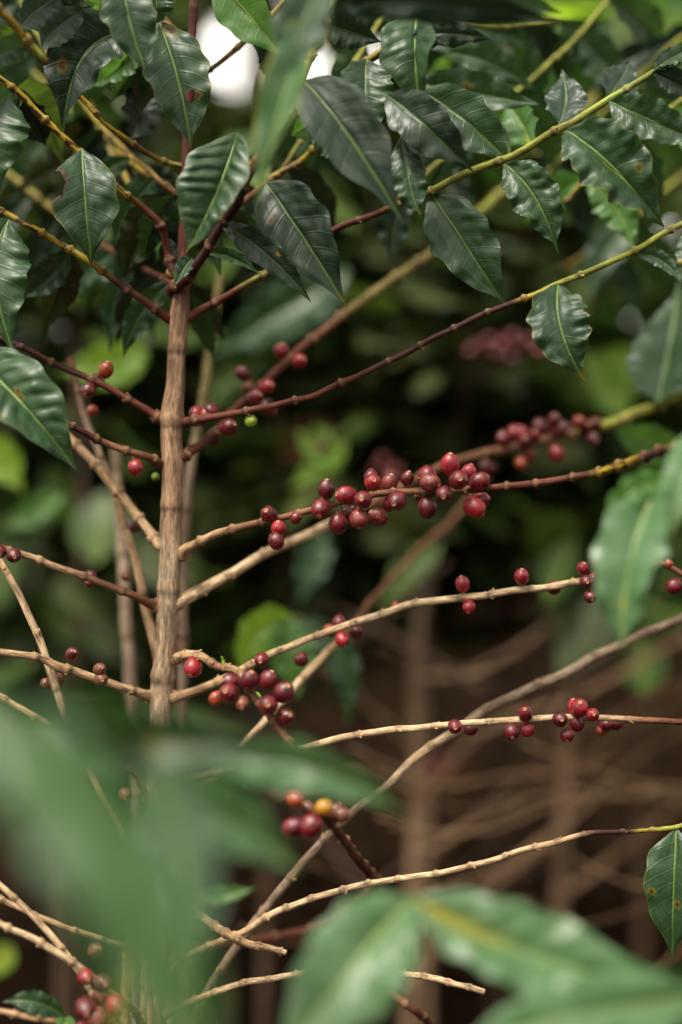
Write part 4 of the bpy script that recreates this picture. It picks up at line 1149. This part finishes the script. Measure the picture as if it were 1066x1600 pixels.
twig([(120, g, 1.16, 6, TAN), (200, 1500, 1.15, 6, TAN), (252, 1325, 1.14, 5.5, TAN), (290, 1262, 1.13, 5.5, PALE), (340, 1208, 1.12, 5, PALE), (380, 1165, 1.12, 4.5, PALE), (465, 1068, 1.14, 6.5, PALE), (500, 1030, 1.15, 6.5, TAN), (545, 985, 1.22, 5, BRN),
      (580, 940, 1.3, 4.5, BRN), (625, 890, 1.36, 4.5, BRN), (665, 850, 1.42, 4.5, BRN), (705, 815, 1.48, 4.5, BRN), (770, 730, 1.52, 4, BRN)],
     'slender twig passing behind the lower red cluster, reddish at its upper end', node=.045, swell=.25)
twig([(760, down(0, 0, 1.05), 1.05, 7, RBR), (720, 1750, 1.03, 6.5, RBR), (672, 1602, 1.01, 6.5, RBR), (648, 1578, 1.0, 6.5, RBR), (625, 1564, 1.0, 6, BRN), (610, 1551, 1.0, 6.5, RBR)],
     'short reddish brown broken twig at the bottom edge', node=.022, swell=.3, scars=False)


# ------------------------------------------------------------------ shrubs and trees behind
def base_at(x, d):
    p = P(x, 800, d)
    return Vector((p.x, p.y, ground_z(p.x, p.y)))


def shrub(x, d, stems, crowns, label, seed, group='coffee shrubs standing behind the plant in focus', branches=(), leaves=(), cherries=()):
    B = base_at(x, d)
    t = thing('coffee_shrub', B, label, 'shrub', group)
    for s in stems:
        tube('stem', s, t, sides=10, step=.02, node=.12, swell=.12, scars=False, seed=seed + 1)
    bb = None
    for s in branches:
        bb = tube('branch', s, t, sides=8, step=.012, node=.05, swell=.2, scars=False, seed=seed + 2 + len(bpy.data.objects))
    for L in leaves:
        leaf(t, *L[0], **L[1])
    for c in cherries:
        cherry(t, *c)
    for k, cr in enumerate(crowns):
        c, rad, count, size, mats = cr[:5]
        kw = cr[5] if len(cr) > 5 else {}
        crown(t, c, rad, count, size, mats, seed * 13 + k, **kw)
    return t


def gy(d):
    return 800 + H / (KPX * d)


def C3(x, y, d):
    return tuple(P(x, y, d))


BG = (*lin(126, 100, 76), 0.0); BGD = (*lin(74, 56, 42), 0.0)
# blurred trunk right of centre
shrub(650, 1.95, [[(628, gy(1.95), 1.95, 14, BG), (640, 1600, 1.95, 13, BG), (650, 1300, 1.95, 13, BG), (656, 1000, 1.97, 12, BGD), (690, 800, 2.0, 10, BGD), (726, 600, 2.02, 8, BGD), (735, 420, 2.05, 7, BGD)],
                  [(670, gy(2.05), 2.05, 8, BG), (668, 1400, 2.05, 7, BG), (662, 1100, 2.06, 7, BG), (640, 900, 2.1, 6, BGD)]],
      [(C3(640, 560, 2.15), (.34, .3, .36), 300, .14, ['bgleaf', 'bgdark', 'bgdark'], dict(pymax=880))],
      'blurred coffee shrub with tan double stem right of the picture centre', 1,
      branches=[[(716, 640, 2.01, 4, BGD), (760, 580, 1.8, 4, BGD), (800, 546, 1.76, 4, BGD), (870, 520, 1.76, 4, BGD), (930, 470, 1.76, 3, BGD)], [(656, 1180, 1.96, 5, BG), (560, 1090, 1.9, 4.5, BG), (470, 1010, 1.85, 4, BG)],
                [(652, 1260, 1.95, 5, BG), (760, 1140, 1.9, 5, BG), (900, 1090, 1.85, 4.5, BG), (1066, 1000, 1.8, 4, BG), (1200, 940, 1.8, 4, BG)],
                [(648, 1340, 1.95, 6, BG), (740, 1290, 1.95, 3.5, BG), (850, 1245, 1.95, 3.5, BG), (960, 1238, 1.95, 3.5, BG), (1080, 1250, 1.95, 3.5, BG), (1200, 1280, 1.95, 3, BG)],
                [(648, 1410, 1.95, 6, BG), (760, 1370, 1.95, 4, BG), (880, 1290, 1.95, 4, BG), (1000, 1180, 1.95, 3.5, BG), (1100, 1120, 1.95, 3, BG)],
                [(655, 1060, 1.96, 6, BG), (740, 1050, 1.96, 6, BG), (830, 1000, 1.98, 5, BG), (900, 930, 2.0, 5, BG)],
                [(650, 1230, 1.94, 5, BG), (560, 1210, 1.9, 5, BG), (430, 1240, 1.85, 5, BG)]],
      cherries=[(x, y, 1.75 + dd, 10.5, 'deep') for x, y, dd, k in ((752, 540, 0, 'deep'), (768, 532, .02, 'red'), (786, 540, 0, 'deep'), (800, 528, 0, 'red'), (812, 545, .02, 'deep'), (828, 534, 0, 'red'), (778, 554, .02, 'deep'), (842, 548, 0, 'deep'), (800, 560, 0, 'red'), (858, 535, .02, 'deep'), (738, 548, 0, 'deep'), (690, 1190, .2, 'deep'), (706, 1208, .2, 'red'), (676, 1206, .2, 'deep'), (660, 1190, .2, 'deep'), (915, 468, 0, 'red'), (905, 490, 0, 'deep'), (600, 725, 0, 'deep'), (618, 738, 0, 'deep'))])
shrub(885, 2.1, [[(870, gy(2.1), 2.1, 14, BG), (874, 1420, 2.1, 12, BG), (885, 1200, 2.1, 11, BG), (893, 1030, 2.12, 9, BG), (905, 800, 2.15, 7, BGD)]],
      [(C3(930, 760, 2.2), (.3, .28, .28), 300, .14, ['bgleaf', 'bgdark'], dict(pymax=960))],
      'blurred coffee shrub with a single slim tan stem behind the lower right branches', 2,
      branches=[[(880, 1300, 2.1, 6, BG), (800, 1360, 2.0, 6, BG), (700, 1460, 1.9, 6, BG), (640, 1540, 1.85, 5, BG)], [(884, 1220, 2.1, 5, BG), (960, 1160, 2.05, 5, BG), (1080, 1080, 2.0, 5, BG)],
                [(876, 1400, 2.1, 6, BG), (960, 1340, 2.1, 6, BG), (1080, 1240, 2.1, 6, BG)]],
      cherries=[(880, 850, 2.0, 8, 'deep'), (870, 858, 2.0, 8, 'deep')])
shrub(1010, 2.5, [[(1000, gy(2.5), 2.5, 10, BG), (1003, 1250, 2.5, 9, BG), (1010, 1030, 2.5, 8, BG), (1020, 800, 2.52, 7, BGD)]],
      [(C3(1010, 620, 2.5), (.36, .3, .5), 420, .15, ['bgleaf', 'bgleaf', 'fresh'], dict(pymax=930))],
      'blurred shrub with fresh green leaves at the right edge', 3,
      branches=[[(1003, 1200, 2.5, 5, BG), (920, 1100, 2.4, 5, BG), (800, 1060, 2.3, 5, BG)]])
shrub(960, 1.75, [[(1180, gy(1.75), 1.8, 10, BG), (1160, 1100, 1.78, 9, BG), (1130, 700, 1.76, 8, YGR), (1080, 300, 1.75, 7, YGR), (1040, 50, 1.75, 6, YGR)]],
      [(C3(1000, 60, 1.85), (.28, .2, .2), 150, .13, ['fresh', 'bright', 'fresh', 'bgleaf'], dict(dmin=1.55))],
      'blurred light green shrub filling the upper right corner', 4,
      leaves=[(((1000, -60, 2.048), (1010, 30, 2.022), (1020, 110, 2.048), 34, 36, 'fresh'), dict(seed=5)), (((900, -30, 2.074), (930, 60, 2.074), (962, 120, 2.099), 34, 30, 'fresh'), dict(seed=6)),
              (((830, 20, 2.125), (800, 80, 2.125), (775, 160, 2.125), 34, 32, 'fresh'), dict(seed=7)), (((1060, -40, 2.048), (1058, 10, 2.048), (1050, 60, 2.048), 26, 26, 'bright'), dict(seed=8)),
              (((760, 70, 2.176), (740, 130, 2.176), (745, 200, 2.176), 30, 30, 'fresh'), dict(seed=9)), (((870, -20, 2.176), (850, 60, 2.176), (845, 110, 2.176), 30, 30, 'fresh'), dict(seed=10)),
              (((1066, 380, 2.048), (1000, 420, 2.048), (930, 490, 2.074), 40, 40, 'bgleaf'), dict(seed=11)), (((930, 540, 2.176), (970, 590, 2.176), (1010, 640, 2.176), 26, 26, 'bright'), dict(seed=12)),
              (((900, 640, 2.048), (905, 600, 2.048), (900, 540, 2.048), 30, 30, 'bright'), dict(seed=13))])
shrub(370, 2.0, [[(400, gy(2.0), 2.05, 11, BGD), (420, 1300, 2.05, 10, BGD), (440, 900, 2.05, 8, BGD), (430, 600, 2.05, 7, BGD), (400, 400, 2.05, 6, BGD)]],
      [(C3(430, 480, 2.2), (.38, .28, .42), 420, .15, ['bgleaf', 'bgdark', 'bgdark'], dict(pymax=1000, dmin=1.7))],
      'dark blurred coffee shrub directly behind the main stem', 5,
      leaves=[(((545, 420, 1.64), (440, 490, 1.62), (318, 560, 1.64), 40, 44, 'leaf'), dict(seed=20, quilt=.1)), (((545, 400, 1.984), (470, 420, 1.984), (360, 430, 1.984), 30, 30, 'bgleaf'), dict(seed=21)),
              (((430, 560, 1.64), (350, 600, 1.64), (330, 660, 1.64), 26, 26, 'bgleaf'), dict(seed=22)),
              (((455, 965, 1.37), (405, 990, 1.36), (372, 1060, 1.36), 34, 30, 'bright'), dict(seed=23)), (((455, 965, 1.37), (455, 1020, 1.36), (468, 1095, 1.36), 40, 30, 'fresh'), dict(seed=24)),
              (((470, 965, 1.38), (535, 1030, 1.37), (540, 1140, 1.37), 24, 28, 'leaf'), dict(seed=25)),
              (((505, 830, 1.64), (490, 880, 1.64), (465, 945, 1.64), 22, 26, 'leaf'), dict(seed=26)), (((690, 850, 1.66), (640, 890, 1.66), (590, 960, 1.66), 24, 26, 'bgleaf'), dict(seed=27)),
              (((520, 660, 1.66), (480, 690, 1.66), (430, 720, 1.66), 34, 34, 'dry'), dict(seed=28)), (((540, 690, 1.66), (500, 725, 1.66), (450, 765, 1.66), 22, 22, 'bright'), dict(seed=29)), (((470, 660, 1.66), (500, 700, 1.66), (530, 740, 1.66), 26, 22, 'bright'), dict(seed=30))],
      branches=[[(430, 1100, 2.05, 5, BGD), (560, 1000, 1.9, 5, BGD), (700, 880, 1.8, 4, BGD)], [(425, 1200, 2.05, 5, BGD), (520, 1330, 1.9, 5, BGD), (640, 1450, 1.8, 4, BGD)], [(440, 950, 2.05, 6, BGD), (540, 960, 2.0, 6, BGD), (640, 1010, 1.9, 5, BGD), (760, 1080, 1.85, 5, BGD)],
                [(560, 1000, 1.45, 5, RBR), (455, 962, 1.37, 3, YGR)]],
      cherries=[(600, 720, 1.9, 9, 'deep'), (590, 735, 1.9, 9, 'deep'), (500, 700, 1.6, 8, 'deep')])
shrub(130, 1.9, [[(90, gy(1.9), 1.95, 10, BGD), (100, 1300, 1.95, 9, BGD), (130, 800, 1.95, 8, BGD), (110, 400, 1.95, 6, BGD)]],
      [(C3(100, 700, 2.1), (.34, .24, .5), 420, .14, ['bgleaf', 'bgdark', 'bgleaf'], dict(pymax=1300, dmin=1.85))],
      'blurred shrub with olive leaves at the left edge', 6,
      leaves=[(((230, 545, 1.6), (170, 570, 1.6), (90, 580, 1.6), 34, 36, 'bright'), dict(seed=40)), (((-40, 690, 1.58), (0, 720, 1.58), (36, 770, 1.58), 30, 34, 'bright'), dict(seed=41)),
              (((100, 770, 1.6), (50, 800, 1.6), (0, 830, 1.6), 20, 22, 'fresh'), dict(seed=42)), (((210, 290, 1.6), (250, 310, 1.6), (300, 350, 1.6), 26, 26, 'bright'), dict(seed=43)),
              (((330, 350, 1.6), (270, 365, 1.6), (210, 410, 1.6), 24, 22, 'fresh'), dict(seed=44)),
              (((20, 1480, 1.6), (0, 1500, 1.6), (-40, 1540, 1.6), 20, 20, 'bright'), dict(seed=46, yellow=((.5, .6, 1),)))],
      cherries=[(270, 1008, 1.2, 9, 'orange')])
shrub(560, 3.2, [[(560, gy(3.2), 3.2, 9, BGD), (560, 700, 3.2, 8, BGD), (540, 300, 3.2, 6, BGD)]],
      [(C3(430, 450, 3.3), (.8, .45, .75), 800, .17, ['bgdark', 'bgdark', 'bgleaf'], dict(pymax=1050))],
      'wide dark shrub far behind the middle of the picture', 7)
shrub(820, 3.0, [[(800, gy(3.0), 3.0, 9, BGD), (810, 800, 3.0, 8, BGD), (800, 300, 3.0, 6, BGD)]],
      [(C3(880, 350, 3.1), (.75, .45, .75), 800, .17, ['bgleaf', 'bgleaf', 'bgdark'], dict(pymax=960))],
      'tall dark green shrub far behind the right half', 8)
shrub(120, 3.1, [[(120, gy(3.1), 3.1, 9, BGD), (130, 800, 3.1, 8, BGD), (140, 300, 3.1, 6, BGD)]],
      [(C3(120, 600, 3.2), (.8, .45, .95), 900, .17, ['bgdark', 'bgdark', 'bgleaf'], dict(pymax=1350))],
      'tall dark shrub far behind the left half', 9)


def forest_tree(x, y, h, r, label, seed, count=900, mats=('bgdark', 'bgleaf', 'bgdark')):
    z = ground_z(x, y)
    t = thing('shade_tree', (x, y, z), label, 'tree', 'shade trees above and behind the coffee')
    s = 1 / KPX / y
    px = lambda X: 533 + X * s
    pz = lambda Z: 800 - (Z - H) * s
    tube('trunk', [(px(x), pz(z - .05), y, .16 * s, BGD), (px(x + .05), pz(z + h * .5), y, .12 * s, BGD), (px(x), pz(z + h), y, .07 * s, BGD)], t, sides=12, step=.15, node=0, furrow=.08, scars=False, seed=seed)
    crown(t, (x, y, z + h * .75), (r, r, h * .42), count, .34, list(mats), seed, dmin=2.4)
    return t


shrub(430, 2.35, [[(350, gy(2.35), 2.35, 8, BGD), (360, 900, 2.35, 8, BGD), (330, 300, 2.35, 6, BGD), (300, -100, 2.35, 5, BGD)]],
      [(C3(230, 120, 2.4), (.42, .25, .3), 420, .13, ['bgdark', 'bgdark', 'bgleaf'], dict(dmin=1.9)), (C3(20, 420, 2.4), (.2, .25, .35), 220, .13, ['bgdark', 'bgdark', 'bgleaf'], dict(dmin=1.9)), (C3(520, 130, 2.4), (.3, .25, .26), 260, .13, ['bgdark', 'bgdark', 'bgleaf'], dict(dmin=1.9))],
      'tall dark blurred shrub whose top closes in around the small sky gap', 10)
def tangle():
    r_ = random.Random(41)
    out = []
    for k in range(13):
        x0 = r_.uniform(520, 1150); y0 = r_.uniform(1050, 1620); sl = r_.choice((-1, 1, 1)) * r_.choice((.1, .3, .6, 1.1, 2.0)); L = r_.uniform(250, 520); d = r_.uniform(1.6, 2.6); w = r_.choice((0.9, 1.2, 1.6, 2.2)); col = r_.choice((BG, BGD, BGD))
        bow = r_.uniform(-50, 50)
        out.append([(950, 1150 + r_.uniform(0, 300), 2.6, 3, BG)] [:0] + [(x0 - L / 2, y0 + sl * L / 2, d, w, col), (x0, y0 + bow, d + .05, w, col), (x0 + L / 2, y0 - sl * L / 2, d + .1, w * .8, col)])
    for k in range(20):
        x0 = r_.uniform(560, 1100); y0 = r_.uniform(1000, 1500); L = r_.uniform(200, 480); d = r_.uniform(1.38, 1.7); sl = r_.uniform(-.25, .9); c = r_.choice((BG, BGD, TAN))
        n = 5
        out.append([(x0 + L * (q / n - .5), y0 - sl * L * (q / n - .5) + r_.uniform(-10, 10) + 30 * math.sin(q), d + .03 * q, 1.6 - .15 * q, c) for q in range(n + 1)])
    return out
shrub(780, 2.7, [[(770, gy(2.7), 2.7, 8, BGD), (775, 1200, 2.7, 8, BGD), (790, 800, 2.7, 6, BGD)]],
      [(C3(760, 700, 2.7), (.45, .3, .4), 380, .14, ['bgleaf', 'bgdark', 'bgleaf'], dict(pymax=960)), (C3(650, 600, 2.3), (.3, .2, .32), 90, .11, ['dry', 'dryred', 'bgleaf'], dict(pymax=960)), (C3(560, 900, 2.3), (.6, .3, .22), 170, .12, ['bgleaf', 'bgdark', 'dry', 'bgleaf'], dict(pymax=1060)), (C3(620, 680, 2.2), (.42, .15, .3), 90, .12, ['olive', 'bgleaf'], dict(pymax=980)), (C3(470, 700, 2.0), (.12, .1, .1), 14, .12, ['olive', 'olive', 'dry']), (C3(180, 980, 2.3), (.3, .3, .4), 200, .12, ['bgleaf', 'fresh', 'bgleaf'])],
      'blurred shrub with browned leaves and a tangle of thin bare branches at the lower right', 11, branches=tangle())
forest_tree(-1.9, 6.2, 5.0, 1.9, 'dark leafy shade tree behind the upper left corner', 31, 1100)
forest_tree(0.9, 6.6, 5.2, 1.9, 'dark leafy shade tree behind the upper middle', 32, 1100)
forest_tree(3.4, 5.6, 4.8, 1.7, 'leafy shade tree beyond the upper right corner', 33, 900, ('bgleaf', 'bgdark'))
forest_tree(-0.6, 9.5, 7.0, 2.6, 'farthest shade tree standing high behind the small sky gap', 34, 1000)

# ------------------------------------------------------------------ out of focus leaves close to the camera
def near_shoot(x, d, label, stems, leaves):
    p = P(x, 800, d); p.z = 0
    t = thing('coffee_shoot', p, label, 'coffee shoot', 'blurred leafy shoots close to the camera')
    for s in stems:
        tube('stem', s, t, sides=12, step=.005, node=.05, swell=.25, seed=len(bpy.data.objects))
    for a, k in leaves:
        leaf(t, *a, **k)
    return t


g4 = gy(.45)
near_shoot(-160, .45, 'very blurred pale green leafy shoot nearest the camera at the bottom left',
           [[(-200, g4, .45, 9, GRN), (-190, 2500, .45, 8, GRN), (-140, 1500, .45, 7, YGR), (-90, 1050, .45, 6, YGR)]],
           [(((-60, 1095, .45), (185, 1370, .43), (350, 1850, .42), 88, 70, 'near'), dict(ruf=.10, seed=201, quilt=.12, roll=.25)),
            (((-110, 1090, .52), (10, 1180, .53), (100, 1330, .54), 60, 50, 'leaf'), dict(ruf=.08, seed=202, yellow=((.45, .35, .8),)))])
g6 = gy(.62)
near_shoot(180, .62, 'blurred dark green shoot with three leaves low in front of the main stem',
           [[(120, g6, .66, 8, GRN), (150, 2200, .66, 8, GRN), (190, 1500, .65, 7, YGR), (236, 1210, .64, 7, YGR), (250, 1150, .64, 5, YGR)]],
           [(((60, 1120, .66), (250, 1160, .64), (450, 1160, .64), 42, 56, 'leaf'), dict(ruf=.06, seed=211, yellow=((.45, .3, .3),))),
            (((240, 1180, .66), (150, 1120, .62), (70, 1085, .6), 46, 40, 'leaf'), dict(ruf=.06, seed=212)),
            (((300, 1186, .76), (480, 1196, .74), (640, 1278, .74), 30, 44, 'pale'), dict(ruf=.07, seed=213)),
            (((235, 1225, .68), (360, 1278, .68), (468, 1368, .68), 40, 52, 'pale'), dict(ruf=.08, seed=214)),
            (((240, 1200, .62), (292, 1340, .58), (318, 1540, .55), 44, 60, 'leaf'), dict(ruf=.08, seed=217)),
            (((300, 1400, .9), (350, 1398, .9), (400, 1386, .9), 12, 14, 'fresh'), dict(ruf=.1, seed=215))])
near_shoot(900, 0.760, 'blurred leafy shoot with a yellow midrib across the bottom right',
           [[(1200, gy(0.760), 0.760, 9, GRN), (1150, 2300, 0.760, 8, GRN), (1010, 1760, 0.760, 8, YGR), (860, 1590, 0.760, 8, YEL), (790, 1515, 0.760, 8, YEL), (720, 1455, 0.760, 8, YEL), (650, 1405, 0.760, 6, YGR)]],
           [(((640, 1402, 0.760), (850, 1500, 0.750), (1130, 1580, 0.740), 68, 50, 'pale'), dict(ruf=.12, seed=221, freq=3, quilt=.2, yellow=((.12, .3, 1), (.3, .2, .6)), rib_w=None) if False else dict(ruf=.12, seed=221, freq=3, quilt=.2, yellow=((.1, .32, 1.0),))),
            (((648, 1404, 0.760), (545, 1520, 0.730), (425, 1690, 0.710), 74, 78, 'pale'), dict(ruf=.06, seed=222, quilt=.2)),
            (((1120, 1560, 0.740), (900, 1590, 0.720), (690, 1650, 0.710), 60, 60, 'pale'), dict(ruf=.08, seed=223, quilt=.15)),
            (((860, 1590, 0.780), (960, 1560, 0.790), (1100, 1500, .7), 40, 50, 'leaf'), dict(ruf=.1, seed=224))])
